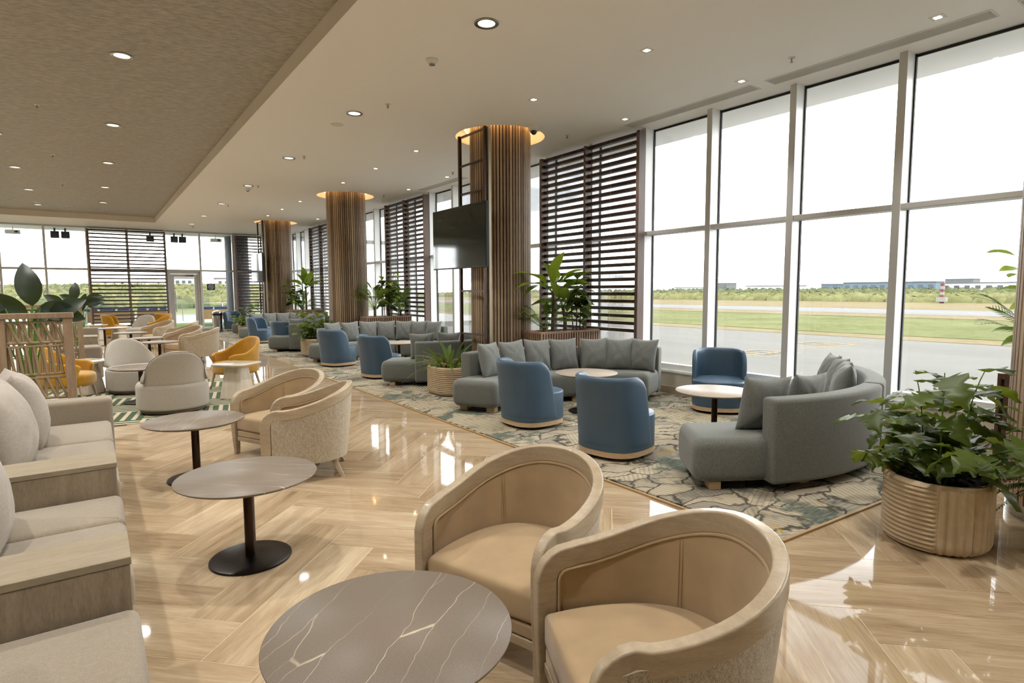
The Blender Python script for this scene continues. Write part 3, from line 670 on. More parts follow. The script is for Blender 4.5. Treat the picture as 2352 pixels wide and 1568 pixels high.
# outdoor fittings under the soffit
def hung(x, y, label, kind):
    if kind == 'w':
        t = thing('hanging_projector', label, 'projector', (x, y, H-.12)); MB().box(-.22, -.15, -.14, .22, .15, 0).build('body', MT['white_pl'], t, smooth=False, bevel=.02)
        MB().tube([(0, 0, 0), (0, 0, .14)], .02, 8).build('stem', MT['white_pl'], t); MB().lathe([(.05, -.10), (.05, -.04)], 14, (0, 0)).build('lens', MT['gasket'], t, loc=(.1, -.15, .0), rot=(0, 0, 0))
    else:
        t = thing('hanging_speaker', label, 'speaker', (x, y, H-.15)); MB().box(-.13, -.12, -.2, .13, .12, .05).build('cabinet', MT['greycol'], t, smooth=False, bevel=.015)
        MB().box(-.03, -.03, .05, .03, .03, .17).build('bracket', MT['greycol'], t, smooth=False); MB().box(-.11, -.125, -.18, .11, -.12, .03).build('grille', MT['gasket'], t, smooth=False)
hung(-2.2, 28.0, 'white projector hanging under the soffit outside, far left', 'w'); hung(4.45, 28.0, 'white projector hanging under the soffit outside, right of the door', 'w')
hung(-1.0, 28.0, 'dark outdoor speaker under the soffit, left one of the left pair', 's'); hung(-.68, 28.0, 'dark outdoor speaker under the soffit, right one of the left pair', 's')
hung(2.05, 28.0, 'dark outdoor speaker under the soffit, behind the louvre screen', 's'); hung(2.9, 28.0, 'dark outdoor speaker under the soffit, left one above the door', 's'); hung(3.2, 28.0, 'dark outdoor speaker under the soffit, right one above the door', 's')
# outdoor lounge furniture
def outdoor_sofa(x, y, rz, w, label):
    t = thing('outdoor_sofa', label, 'sofa', (x, y, -.005), rz, 'outdoor rattan sofas')
    for sx in (-w/2+.03, w/2-.03):
        for sy in (-.33, .33): MB().box(sx-.025, sy-.025, 0, sx+.025, sy+.025, .3).build('leg', MT['rattan'], t, smooth=False)
    MB().box(-w/2, -.4, .26, w/2, .4, .34).build('frame', MT['rattan'], t, smooth=False)
    MB().box(-w/2, .32, .34, w/2, .4, .72).build('backrest', MT['rattan'], t, smooth=False)
    for k in range(3): MB().box(-w/2+.04+k*w/3, -.38, .34, -w/2-.0+(k+1)*w/3, .3, .48).build('seat_cushion', MT['navy'], t, smooth=False, bevel=.03); MB().box(-w/2+.06+k*w/3, .14, .48, -w/2-.02+(k+1)*w/3, .31, .86).build('back_cushion', MT['navy'], t, smooth=False, bevel=.03)
outdoor_sofa(.55, 31.2, pi, 1.9, 'rattan sofa with navy cushions outside, left one behind the louvre screen'); outdoor_sofa(2.25, 31.2, pi, 1.3, 'rattan sofa with navy cushions outside, right one behind the louvre screen'); outdoor_sofa(5.1, 31.6, pi, 1.9, 'rattan sofa with navy cushions outside, right of the door')
t = thing('outdoor_planter_box', 'light grey planter box outside at the left of the louvre screen', 'planter', (-.45, 30.8, -.005))
MB().box(-.25, -.25, 0, .25, .25, .75).build('box', MT['alu_grey'], t, smooth=False, bevel=.01); MB().box(-.22, -.22, .7, .22, .22, .752).build('rim_soil', MT['soil'], t, smooth=False)
# ------------------------------------------------------------------ soft-shape helpers
def rr(a0, a1, b0, b1, r, seg=4):
    return rrect(a0, b0, a1, b1, max(.002, min(r, (a1-a0)/2-.001, (b1-b0)/2-.001)), seg)
def arc_block(r0, r1, z0, z1, a0, a1, rad, n=26, endr=None):
    """solid following an arc (degrees), rounded section and rounded ends, centre at the origin"""
    endr = rad if endr is None else endr; a0, a1 = radians(a0), radians(a1); rm = (r0+r1)/2; rings = []
    def ring(a, d): return [(r*cos(a), r*sin(a), z) for r, z in rr(r0+d, r1-d, z0+d, z1-d, rad)]
    k = 5; ends = []
    for i in range(k+1):
        sft = endr*(1-cos(pi/2*i/k)); ends.append((sft/rm, endr*(1-sin(pi/2*i/k))))
    for ofs, d in ends: rings.append(ring(a0+ofs, d))
    for i in range(1, n): rings.append(ring(a0+endr/rm+(a1-a0-2*endr/rm)*i/n, 0))
    for ofs, d in reversed(ends): rings.append(ring(a1-ofs, d))
    return MB().loft(rings)
def pillow_mesh(w, h, t, seed, name='cushion', n=14, ears=.06):
    r = random.Random(seed); ph = [r.uniform(0, 6.28) for _ in range(8)]; vs = []; fs = []
    def P(i, j, sgn):
        u, v = -1+2*i/n, -1+2*j/n
        e = (1-abs(u)**2.6)*(1-abs(v)**2.6); th = t/2*max(0, e)**.55
        k = 1-ears*((1-u*u)+(1-v*v))*.5+ears*.55*(u*u*v*v)
        wr = .012*t*sin(7*u+5*v+ph[0])*e+.012*t*sin(9*v-4*u+ph[1])*e-.07*t*e**.5*max(0, 1-4*abs(abs(u)-abs(v)*.8-.12*sin(4*v+ph[2])))*(.3+abs(v))
        x = u*w/2*(k-.035*(1-abs(v))*abs(u)*0); z = v*h/2*(k if v < 0 else k-.03*cos(u*pi/2+.3*sin(ph[3])))
        return (x, sgn*(th+wr*(e > 0)), z)
    idx = {}
    for sgn in (1, -1):
        for i in range(n+1):
            for j in range(n+1):
                edge = i in (0, n) or j in (0, n)
                if edge and sgn < 0: idx[(i, j, -1)] = idx[(i, j, 1)]; continue
                idx[(i, j, sgn)] = len(vs); vs.append(P(i, j, sgn))
        for i in range(n):
            for j in range(n):
                q = (idx[(i,j,sgn)], idx[(i+1,j,sgn)], idx[(i+1,j+1,sgn)], idx[(i,j+1,sgn)]); fs.append(q if sgn < 0 else q[::-1])
    return MB().add(vs, fs).mesh(name, True, 180)
def shell(plan, thm, zb, zt, lean, thick, m, name, parent, flare=0.0, nu=22, nv=8, sub=1, cut=0.0, off=-1):
    """upright wrap-around back: plan(angle) gives the outline, thm(v) its half angle at height v"""
    vs = []; fs = []
    for j in range(nv+1):
        v = j/nv
        for i in range(nu+1):
            u = -1+2*i/nu; a = radians(90+u*thm(v)); x, y = plan(a); z = zb+v*(zt(u)-zb)
            k = 1+flare*v; vs.append((x*k, y*k+lean*v**1.4*max(0, sin(a)) , z))
    for j in range(nv):
        for i in range(nu): a = j*(nu+1)+i; fs.append((a, a+1, a+nu+2, a+nu+1))
    o = MB().add(vs, fs).build(name, m, parent, ang=180)
    s = o.modifiers.new('solid', 'SOLIDIFY'); s.thickness = thick; s.offset = off
    if sub:
        q = o.modifiers.new('sub', 'SUBSURF'); q.levels = sub; q.render_levels = sub
    return o
def plan_se(a_, b_, n):
    def f(t):
        c, s = cos(t), sin(t); r = (abs(c/a_)**n+abs(s/b_)**n)**(-1/n); return (r*c, r*s)
    return f

# ------------------------------------------------------------------ tub chair with a bent oak rail
def make_tub():
    t = thing('tub_chair', 'x', 'armchair', group='oak-railed tub chairs')
    half = []                                                     # plan from the left front post to the middle of the back
    for i in range(7):
        k = i/7; half.append((-.318-.027*sin(k*pi/2), -.31+.29*k))
    for i in range(15):
        a = pi-pi/2*i/14; half.append((.345*sgnp(cos(a), 2/2.25), -.02+.36*sgnp(sin(a), 2/2.25)))
    full = half+[(-x, y) for x, y in half[-2::-1]]; nf = len(full); mid = (nf-1)/2
    nrm = []
    for i in range(nf):
        a, b = full[max(0, i-1)], full[min(nf-1, i+1)]; ex, ey = b[0]-a[0], b[1]-a[1]; l = math.hypot(ex, ey); nrm.append((-ey/l, ex/l))
    s = [0]
    for i in range(1, nf): s.append(s[-1]+math.hypot(full[i][0]-full[i-1][0], full[i][1]-full[i-1][1]))
    U = [1-abs(2*x/s[-1]-1) for x in s]
    ztop = [.60+.165*smooth01((u-.12)/.85) for u in U]
    # rail and posts
    path = []; x0, y0 = full[0]; R = .085
    for z in (0, .05, .15, .3, .42, .478): path.append((Vector((x0*(.985 if z < .1 else 1), y0-.003, z)), nrm[0], .6+.4*min(1, z/.3)))
    for k in range(1, 6):
        a = pi/2*k/5; path.append((Vector((x0, y0+R*(1-cos(a)), .478+R*sin(a))), nrm[0], 1))
    left = path[:]; body = [(Vector((full[i][0], full[i][1], ztop[i]-.037)), nrm[i], 1) for i in range(3, nf-3)]
    right = [(Vector((-p.x, p.y, p.z)), (-n[0], n[1]), k) for p, n, k in reversed(left)]
    pts = left+body+right; rings = []
    for i, (p, n, k) in enumerate(pts):
        T = (pts[min(i+1, len(pts)-1)][0]-pts[max(0, i-1)][0]).normalized(); N = Vector((n[0], n[1], 0)); N = (N-T*N.dot(T)).normalized(); B = T.cross(N)
        rings.append([p+N*a*k+B*b*k for a, b in rrect(-.025, -.041, .025, .041, .009, 3)])
    flatten(MB().loft(rings).build('rail', MT['oak'], t, ang=50))
    # shells
    def band(o0, o1, zb, dz, taper, i0=1):
        rg = []
        for i in range(i0, nf-i0):
            x, y = full[i]; n = nrm[i]; u = U[i]; tp = taper*smooth01((u-.1)/.5); zt_ = ztop[i]-dz; dyr = y-y0; zt_ = min(zt_, .478+R*sin(math.acos(max(-1, min(1, 1-dyr/R))))-.012) if dyr < R else zt_; e = []
            for o in (o0, o1):
                cb, ct = (o-tp), o
                e.append(((x+n[0]*cb, y+n[1]*cb, zb), (x+n[0]*(cb*.45+ct*.55), y+n[1]*(cb*.45+ct*.55), (zb+zt_)/2), (x+n[0]*ct, y+n[1]*ct, zt_)))
            rg.append([e[0][0], e[0][1], e[0][2], e[1][2], e[1][1], e[1][0]])
        return MB().loft(rg)
    band(.0215, .003, .15, .045, .055).build('outer_shell', MT['boucle'], t, ang=60)
    band(-.004, -.022, .18, .06, .05).build('lining', MT['suede'], t, ang=60)
    fr = [(x0-nrm[0][0]*.024, y0+.043, z) for z in (.36, .42, .478)]+[(x0-nrm[0][0]*.024, y0+R-(R-.043)*cos(a), .478+(R-.043)*sin(a)) for a in (.5, 1.0, 1.45)]
    MB().tube(fr+[(full[i][0]-nrm[i][0]*.024, full[i][1]-nrm[i][1]*.024, ztop[i]-.083) for i in range(4, nf-4)]+[(-p[0], p[1], p[2]) for p in reversed(fr)], .0055, 6).build('piping', MT['suede'], t)
    sm = mplain('suede_seam', '8d7049', .8)
    for i in (13, nf-14):
        for dd in (-.006, .006):
            x, y = full[i]; n = nrm[i]; tx, ty = -n[1], n[0]
            MB().tube([(x-n[0]*.0235+tx*dd, y-n[1]*.0235+ty*dd, ztop[i]-.085), (x-n[0]*(.0235+.028)+tx*dd, y-n[1]*(.0235+.028)+ty*dd, (ztop[i]+.1)/2), (x-n[0]*.07+tx*dd, y-n[1]*.07+ty*dd, .34)], .0014, 4).build('seam', sm, t)
    inner = [(full[i][0]-nrm[i][0]*(.03+.03*smooth01((U[i]-.1)/.5)), full[i][1]-nrm[i][1]*(.03+.03*smooth01((U[i]-.1)/.5))) for i in range(1, nf-1)]
    poly = inner[::-1]+[(inner[0][0]+.012, -.325), (0, -.333), (-inner[0][0]-.012, -.325)]
    MB().rprism(poly, .236, .375, .035, .02, .022, 4).build('seat_cushion', MT['suede'], t, ang=60)
    MB().box(-.289, -.322, .172, .289, -.08, .234).build('seat_band', MT['suede'], t, smooth=False, bevel=.012, bseg=3)
    MB().box(-.29, -.325, .132, .29, -.285, .171).build('front_rail', MT['oak'], t, smooth=False, bevel=.004)
    MB().rprism([(x*.97, y*.97) for x, y in inner[::-1]], .145, .17, .004, .004).build('base', MT['oak'], t)
    for sx in (-1, 1):
        MB().loft([[(sx*.235+a, .265+b, 0) for a, b in rrect(-.017, -.017, .017, .017, .004, 2)], [(sx*.175+a, .185+b, .16) for a, b in rrect(-.027, -.027, .027, .027, .005, 2)]]).build('leg', MT['oak'], t)
    return t
tub = make_tub()
def rot_for(dx, dy):                                               # chairs are built facing -Y
    return math.atan2(dx, -dy)
TUBS = [((1.47, 1.21), (-.907, .42), 'tan suede tub chair with oak rail, nearest of all, at the bottom right'),
        ((1.555, 2.10), (-.95, -.31), 'tan suede tub chair with oak rail, just behind the nearest one'),
        ((1.47, 5.05), (-.94, .34), 'tan suede tub chair beside the second round table, back turned to the window side'),
        ((1.476, 5.87), (-.9, -.43), 'tan suede tub chair behind the pair by the second round table'),
        ((1.93, 14.5), (-.94, .34), 'distant oak-railed tub chair with its woven side showing, nearest of the far four'),
        ((1.72, 15.5), (-.9, -.43), 'distant oak-railed tub chair, second nearest of the far four'),
        ((1.98, 18.0), (-.94, .34), 'distant oak-railed tub chair, mostly hidden, in front of the glazed door'),
        ((1.48, 18.95), (-.9, -.43), 'distant oak-railed tub chair, furthest of the far four')]
for i, (p, dr, lb) in enumerate(TUBS):
    o = tub if i == 0 else copy_tree(tub)
    o.location = (p[0], p[1], 0); o.rotation_euler = (0, 0, rot_for(*dr)); o['label'] = lb

# ------------------------------------------------------------------ leather swivel chairs
def make_swivel(m, name, group):
    t = thing(name, 'x', 'swivel chair', group=group); pl = plan_se(.330, .335, 2.7); poly = superell(.325, .335, 2.7, 44)
    MB().lathe([(.20, .012), (.255, .012), (.255, .03), (.2, .034)], 36).build('swivel_ring', MT['black'], t)
    MB().prism(superell(.322, .330, 2.7, 44), .034, .085).build('plinth', MT['oakpale'], t)
    MB().rprism(poly, .085, .405, .022, .006, .028, 4).build('seat', m, t, ang=50)
    MB().tube([(x, y, .388) for x, y in inset(poly, .002)]+[(poly[0][0]-.002, poly[0][1], .388)], .004, 5).build('piping', m, t)
    shell(pl, lambda v: 113-23*v, .087, lambda u: .77-.12*max(0, (abs(u)-.78)/.22)**2.2, .085, .058, m, 'backrest', t, .01)
    return t
blue = make_swivel(MT['blue'], 'blue_swivel_chair', 'blue leather swivel chairs')
BL = [((3.99, 3.86), (.985, .17), 'blue leather swivel chair, nearest one, back turned to the camera'),
      ((4.08, 5.29), (1, .03), 'blue leather swivel chair in front of the nearest curved sofa, second nearest'),
      ((6.47, 4.47), (-.80, -.6), 'blue leather swivel chair by the window, facing the camera'),
      ((4.18, 9.88), (.99, .12), 'blue leather swivel chair in the second seating group, nearer one'),
      ((4.12, 11.95), (.96, .27), 'blue leather swivel chair in the second seating group, further one'),
      ((4.17, 16.1), (.98, .2), 'blue leather swivel chair in the third seating group, nearer one'),
      ((4.12, 18.75), (.75, -.65), 'blue leather swivel chair in the third seating group, further one turned half round'),
      ((4.55, 25.3), (.45, -.89), 'blue leather swivel chair beside the steel waste bin at the far end')]
for i, (p, dr, lb) in enumerate(BL):
    o = blue if i == 0 else copy_tree(blue)
    o.location = (p[0], p[1], .012); o.rotation_euler = (0, 0, rot_for(*dr)); o['label'] = lb
ysw = make_swivel(MT['yellow'], 'mustard_swivel_chair', 'mustard swivel chairs at the far end')
ysw.location = (.62, 24.6, 0); ysw.rotation_euler = (0, 0, rot_for(1, -.25)); ysw['label'] = 'mustard yellow swivel chair by the far louvre screen, left one'
copy_tree(ysw, (2.0, 25.2, 0), rot_for(-.6, .8), 'mustard yellow swivel chair by the far louvre screen, back turned, right one')

# ------------------------------------------------------------------ cream dome-backed swivel chairs
def make_dome():
    t = thing('dome_back_chair', 'x', 'swivel chair', group='cream dome-backed swivel chairs'); poly = superell(.415, .415, 2.15, 52)
    MB().lathe([(.3, 0), (.34, 0), (.34, .02), (.3, .02)], 36).build('swivel_ring', MT['black'], t)
    MB().prism(superell(.375, .375, 2.15, 48), .02, .055).build('plinth', MT['darkoak'], t)
    MB().rprism(poly, .055, .40, .07, .03, .012, 6).build('seat', MT['cream_fab'], t, ang=60)
    shell(plan_se(.40, .40, 2.1), lambda v: 59, .36, lambda u: .40+.40*max(0, 1-abs(u)**2.4)**.5, .10, .065, MT['cream_fab'], 'backrest', t, .0, 26, 9)
    pth = []
    for i in range(27):
        u = -1+2*i/26; a = radians(90+u*59); x, y = plan_se(.40, .40, 2.1)(a); z = .40+.40*max(0, 1-abs(u)**2.4)**.5; pth.append((x, y+.10*max(0, sin(a)), z))
    MB().tube(pth, .0035, 5).build('piping', MT['darkoak'], t)
    return t
dome = make_dome()
DM = [((.80, 8.74), (-.05, 1), 'cream dome-backed swivel chair with its back to the camera'), ((.52, 10.75), (.35, -.94), 'cream dome-backed swivel chair facing the camera behind the small round table'), ((1.25, 22.6), (-.5, -.86), 'distant cream dome-backed chair near the far louvre screen')]
for i, (p, dr, lb) in enumerate(DM):
    o = dome if i == 0 else copy_tree(dome)
    o.location = (p[0], p[1], .012 if i < 2 else 0); o.rotation_euler = (0, 0, rot_for(*dr)); o['label'] = lb

# ------------------------------------------------------------------ mustard bucket armchairs
def make_bucket():
    t = thing('mustard_armchair', 'x', 'armchair', group='mustard velvet armchairs'); pl = plan_se(.345, .335, 2.3)
    shell(pl, lambda v: 118+20*v, .27, lambda u: .58+.235*(1-smooth01((abs(u)-.12)/.62))-.05*max(0, (abs(u)-.85)/.15)**2, .05, .055, MT['yellow'], 'bucket', t, .0, 26, 8)
    MB().rprism(superell(.318, .318, 2.4, 44), .25, .43, .05, .06, .02, 5).build('seat_cushion', MT['yellow'], t, ang=60)
    for sx in (-1, 1):
        for sy in (-1, 1):
            MB().tube([(sx*.27, sy*.26, 0), (sx*.22, sy*.21, .27)], [.012, .021], 10).build('leg', MT['oak'], t)
            MB().tube([(sx*.27, sy*.26, 0), (sx*.2635, sy*.2535, .05)], [.0125, .0145], 10).build('leg_tip', MT['darkoak'], t)
    return t
buck = make_bucket()
for i, (p, dr, lb) in enumerate([((1.80, 10.10), (-.93, -.36), 'mustard velvet armchair with slim oak legs behind the ivory pedestal table'), ((-.33, 10.1), (.95, -.3), 'mustard velvet armchair half hidden behind the woven lattice divider'), ((1.72, 22.0), (-.9, -.4), 'distant mustard velvet armchair in front of the far dome-backed chair')]):
    o = buck if i == 0 else copy_tree(buck)
    o.location = (p[0], p[1], .012 if i < 2 else 0); o.rotation_euler = (0, 0, rot_for(*dr)); o['label'] = lb

# ------------------------------------------------------------------ curved grey sofas
RI, RO = 1.47, 2.2
foot = MB().box(-.06, -.045, 0, .06, .045, .065).mesh('foot', False); foot.materials.append(MT['oakpale'])
def arc_sofa(cx, cy, s0, s1, b0, b1, label):
    t = thing('curved_sofa', label, 'sofa', (cx, cy, .012), 0, 'grey curved sofas')
    arc_block(RI, RO-.09, .065, .41, s0, s1, .075, endr=.075).build('seat', MT['grey_fab'], t, ang=60)
    arc_block(RO-.17, RO, .065, .72, b0, b1, .035, endr=.025).build('backrest', MT['grey_fab'], t, ang=60)
    for a in (s0+5, (s0+s1)/2, s1-5):
        for r in (RI+.12, RO-.2): obj('foot', foot, None, t, (r*cos(radians(a)), r*sin(radians(a)), 0), (0, 0, radians(a)), bevel=.006)
    return t
PM = [pillow_mesh(.395, .455, .20, s, n=20, ears=.075) for s in range(5)]
for me in PM: me.materials.append(MT['grey_pil'])
PMW = [pillow_mesh(.40, .36, .16, 20)]; PMW[0].materials.append(MT['cushion_white'])
pc = [0]
def pillow_arc(cx, cy, a, label, group, r=1.86, tilt=.24, twist=0.0, z=.425+.21, mesh=None):
    i = pc[0]; pc[0] += 1; ar = radians(a); k = random.Random(i)
    o = obj('throw_pillow', mesh or PM[i % 5], None, None)
    # local -Y faces the centre of the arc
    Rm = Matrix.Rotation(ar-pi/2+twist, 4, 'Z') @ Matrix.Rotation(-tilt, 4, 'X') @ Matrix.Rotation(k.uniform(-.05, .05), 4, 'Y')
    o.matrix_world = Matrix.Translation((cx+r*cos(ar), cy+r*sin(ar), z)) @ Rm
    return tag(o, label, 'cushion', group)
A1, A2 = (5.02, 4.33), (4.72, 4.65)
arc_sofa(*A2, 58.3, 119.5, 58.3, 110, 'grey curved sofa with four cushions in the nearest window group, left module'); arc_sofa(*A2, 25.5, 57.5, 25.5, 57.5, 'grey curved sofa with three cushions in the nearest window group, right module')
arc_sofa(*A1, 229.6, 283.5, 245, 283.5, 'grey curved sofa on the right, back to the camera, behind the big pot'); arc_sofa(*A1, 284.2, 322, 284.2, 322, 'grey curved sofa module by the window at the right, behind the lobed-leaf plant')
G1 = 'grey cushions on the nearest curved sofa'
for i, a in enumerate((104, 91, 78.5, 66, 52, 41.5, 31)): pillow_arc(*A2, a, 'grey cushion on the nearest curved sofa, %s from the left' % ORN[i], G1, twist=[.1, -.05, 0, .05, 0, .05, -.2][i])
G2 = 'grey cushions on the right-hand curved sofa'
for i, (a, tw) in enumerate(((249, -.1), (262.5, 0), (291, .1), (300, .0), (308.5, 0), (316.5, -.1))): pillow_arc(*A1, a, ['grey cushion at the left end of the right-hand curved sofa', 'grey cushion second from the left on the right-hand curved sofa', 'grey cushion third from the left on the right-hand curved sofa, behind leaves', 'grey cushion third from the window end of the right-hand curved sofa', 'grey cushion second from the window end of the right-hand curved sofa', 'grey cushion at the window end of the right-hand curved sofa'][i], G2, twist=tw)
B1, B2 = (5.10, 10.48), (4.78, 11.05)
arc_sofa(*B2, 58.3, 119.5, 58.3, 110, 'grey curved sofa in the second window group, left module'); arc_sofa(*B2, 25.5, 57.5, 25.5, 57.5, 'grey curved sofa in the second window group, right module')
arc_sofa(*B1, 229.6, 283.5, 245, 283.5, 'grey curved sofa behind the fern pot with its back to the camera'); arc_sofa(*B1, 284.2, 322, 284.2, 322, 'grey curved sofa module hidden behind the nearest tall column')
for i, a in enumerate((104, 91, 78.5, 66, 53, 42, 31)): pillow_arc(*B2, a, 'grey cushion on the second curved sofa, %s from the left' % ORN[i], 'grey cushions on the second curved sofa')
for i, a in enumerate((249, 262.5, 275)): pillow_arc(*B1, a, 'grey cushion on the sofa behind the fern pot, %s from the left' % ORN[i], 'grey cushions on the sofa behind the fern pot')
C1, C2 = (4.95, 17.36), (4.75, 18.3)
arc_sofa(*C2, 58.3, 119.5, 58.3, 110, 'grey curved sofa in the third window group, left module'); arc_sofa(*C2, 25.5, 57.5, 25.5, 57.5, 'grey curved sofa in the third window group, right module')
arc_sofa(*C1, 229.6, 283.5, 245, 283.5, 'grey curved sofa in the third window group with its back to the camera')
for i, a in enumerate((104, 91, 78.5, 66, 53, 42)): pillow_arc(*C2, a, 'grey cushion on the third curved sofa, %s from the left' % ORN[i], 'grey cushions on the third curved sofa')
pillow_arc(*C1, 250, 'grey cushion leaning on the third back-turned curved sofa', 'grey cushions on the third back-turned sofa')
D1 = (5.35, 24.4)
arc_sofa(*D1, 229.6, 283.5, 245, 283.5, 'furthest grey curved sofa, beside the waste bin')
pillow_arc(*D1, 250, 'white cushion on the furthest curved sofa', 'white cushions at the far end', mesh=PMW[0], z=.6)

# ------------------------------------------------------------------ beige sofa row on the left
def bench(y0, y1, label, arm_far=None, arm_near=None, splits=(), x1=.07, x0=-.88, pil=True):
    t = thing('beige_sofa', label, 'sofa', (0, (y0+y1)/2, 0), 0, 'beige sofas in the left-hand row'); m = (y0+y1)/2
    MB().box(x0, y0-m, .05, x1-.015, y1-m, .27).build('seat_base', MT['beige_fab'], t, smooth=False, bevel=.02, bseg=3)
    MB().box(x0+.05, y0-m+.04, 0, x1-.08, y1-m-.04, .05).build('plinth', MT['oakarm'], t, smooth=False)
    MB().box(x0, y0-m, .27, x0+.22, y1-m, .74).build('backrest', MT['beige_fab'], t, smooth=False, bevel=.05, bseg=4)
    yy = [y0]+list(splits or [(y0+y1)/2])+[y1]
    for k in range(len(yy)-1):
        a = yy[k]-m+.004; b = yy[k+1]-m-.004
        MB().rprism(rrect(x0+.2, a, x1+.01, b, .035, 4), .262, .425, .045, .035, .012, 4).build('seat_cushion', MT['beige_fab'], t, ang=60)
    return t
def wood_arm(t, yc, w=.27, x1=.065, x0=-.9, zt=.60):
    """boxed oak arm with a lighter top board"""
    m = t.location.y
    MB().box(x0, yc-w/2-m, 0, x1-.004, yc+w/2-m, zt-.03).build('oak_arm', MT['oakarm'], t, smooth=False, bevel=.003)
    MB().box(x0-.004, yc-w/2-.003-m, zt-.029, x1, yc+w/2+.003-m, zt).build('oak_arm_top', MT['oakarm_top'], t, smooth=False, bevel=.003)
def soft_arm(t, ya, yb, x1=.10, x0=-.88, zt=.615):
    m = t.location.y; MB().box(x0, ya-m, .06, x1, yb-m, zt).build('upholstered_arm', MT['beige_fab'], t, smooth=False, bevel=.035, bseg=4)
b1 = bench(.95, 2.45, 'beige sofa at the bottom left corner, nearest in the left-hand row'); wood_arm(b1, 2.595)
b2 = bench(2.735, 3.90, 'beige two-seat sofa between the two limed oak arms', splits=(3.43,)); wood_arm(b2, 4.055, .30)
b3 = bench(4.21, 6.26, 'beige sofa with the soft end arm, in front of the lattice divider', splits=(5.42,)); soft_arm(b3, 6.265, 6.49)
b4 = bench(12.66, 15.6, 'distant beige sofa right of the lattice divider, nearer one'); soft_arm(b4, 12.42, 12.655); wood_arm(b4, 15.76)
b5 = bench(15.92, 19.3, 'distant beige sofa right of the lattice divider, further one'); soft_arm(b5, 19.305, 19.52)
PB = [pillow_mesh(.66, .58, .30, 40+s, n=16, ears=.015) for s in range(2)]
for me in PB: me.materials.append(MT['beige_pil'])
for i, (y, x, lb) in enumerate(((1.75, -.52, 'beige back cushion on the nearest left-hand sofa'), (3.42, -.50, 'beige back cushion on the two-seat sofa between the oak arms'), (4.85, -.50, 'beige back cushion near the oak arm of the end sofa'), (5.62, -.47, 'large beige back cushion leaning in front of the lattice divider'))):
    o = obj('back_cushion', PB[i % 2], None, None); o.matrix_world = Matrix.Translation((x, y, .425+.265)) @ Matrix.Rotation(pi/2+[0, .1, -.1, .15][i], 4, 'Z') @ Matrix.Rotation(-.22, 4, 'X'); tag(o, lb, 'cushion', 'beige back cushions of the left-hand row')
# ------------------------------------------------------------------ round stone tables
def make_table(m, r=.38, zt=.50):
    t = thing('round_table', 'x', 'table', group='round stone-topped tables')
    MB().lathe([(r-.012, zt-.014), (r-.002, zt-.008), (r, zt-.003), (r-.002, zt)], 72).build('table_top', m, t, ang=60)
    MB().lathe([(r-.03, zt-.022), (r-.018, zt-.0145)], 48).build('underside', MT['stone_edge'], t)
    MB().lathe([(.030, .014), (.030, zt-.022)], 24).build('pole', MT['bronze_pole'], t)
    MB().lathe([(.222, 0), (.224, .004), (.222, .012), (.21, .015), (.03, .018)], 56).build('base_plate', MT['blackmetal'], t, ang=50)
    return t
tabA = make_table(MT['stone']); tabP = make_table(MT['stone_pink'], .395)
TB = [(tabA, .705, 1.64, 0, 'round taupe veined stone table, nearest, at the bottom of the picture'), (tabA, .675, 3.565, 0, 'round taupe stone table on a bronze pole, second in the left row'), (tabA, .635, 5.40, 0, 'round taupe stone table, third in the left row, in front of the rug'),
      (tabA, .50, 9.62, .012, 'small round stone table on the green rug between the cream chairs'), (tabA, 1.12, 14.45, 0, 'distant round table, nearest of the far three'), (tabA, 1.03, 15.9, 0, 'distant round table, middle of the far three'), (tabA, .78, 18.25, 0, 'distant round table, furthest of the far three'),
      (tabA, .25, 20.9, 0, 'distant round dark-poled table in front of the mustard swivel chair'), (tabP, 5.19, 3.63, .012, 'round table with a bright reflecting top in front of the window-side blue chair'), (tabP, 5.06, 5.43, .012, 'round pinkish veined table between the two nearest blue chairs and the sofa'), (tabP, 5.05, 11.0, .012, 'round pinkish table in the second window group')]
seen = set()
for m, x, y, z, lb in TB:
    o = m if id(m) not in seen else copy_tree(m)
    seen.add(id(m)); o.location = (x, y, z); o.rotation_euler = (0, 0, x*3.1+y); o['label'] = lb
# ------------------------------------------------------------------ ivory pedestal tables
def make_ped():
    t = thing('pedestal_table', 'x', 'table', group='ivory pedestal side tables')
    MB().rprism(rrect(-.26, -.26, .26, .26, .07, 5), .485, .512, .008, .014, 0, 3).build('table_top', MT['pedtop'], t)
    MB().rprism(rrect(-.23, -.23, .23, .23, .06, 5), .468, .486, .003, .01, 0, 2).build('sub_top', MT['ped'], t)
    rings = []
    for k in range(7):
        v = k/6; h = .185-.06*v; rings.append([(x, y, .008+.46*v) for x, y in rrect(-h, -h, h, h, .06, 5)])
    MB().loft(rings).build('pedestal', MT['ped'], t, ang=60); MB().prism(rrect(-.175, -.175, .175, .175, .05, 5), 0, .008).build('shadow_gap', MT['black'], t)
    return t
ped = make_ped()
for i, (x, y, z, r, lb) in enumerate(((1.66, 9.2, .012, .75, 'ivory pedestal side table in front of the mustard armchair'), (-.13, 10.97, .012, .7, 'ivory pedestal side table seen past the lattice divider'), (.60, 21.2, 0, .75, 'distant ivory pedestal table, right one near the far end'), (.05, 23.3, 0, .75, 'distant ivory pedestal table, left one near the far end'))):
    o = ped if i == 0 else copy_tree(ped)
    o.location = (x, y, z); o.rotation_euler = (0, 0, r); o['label'] = lb

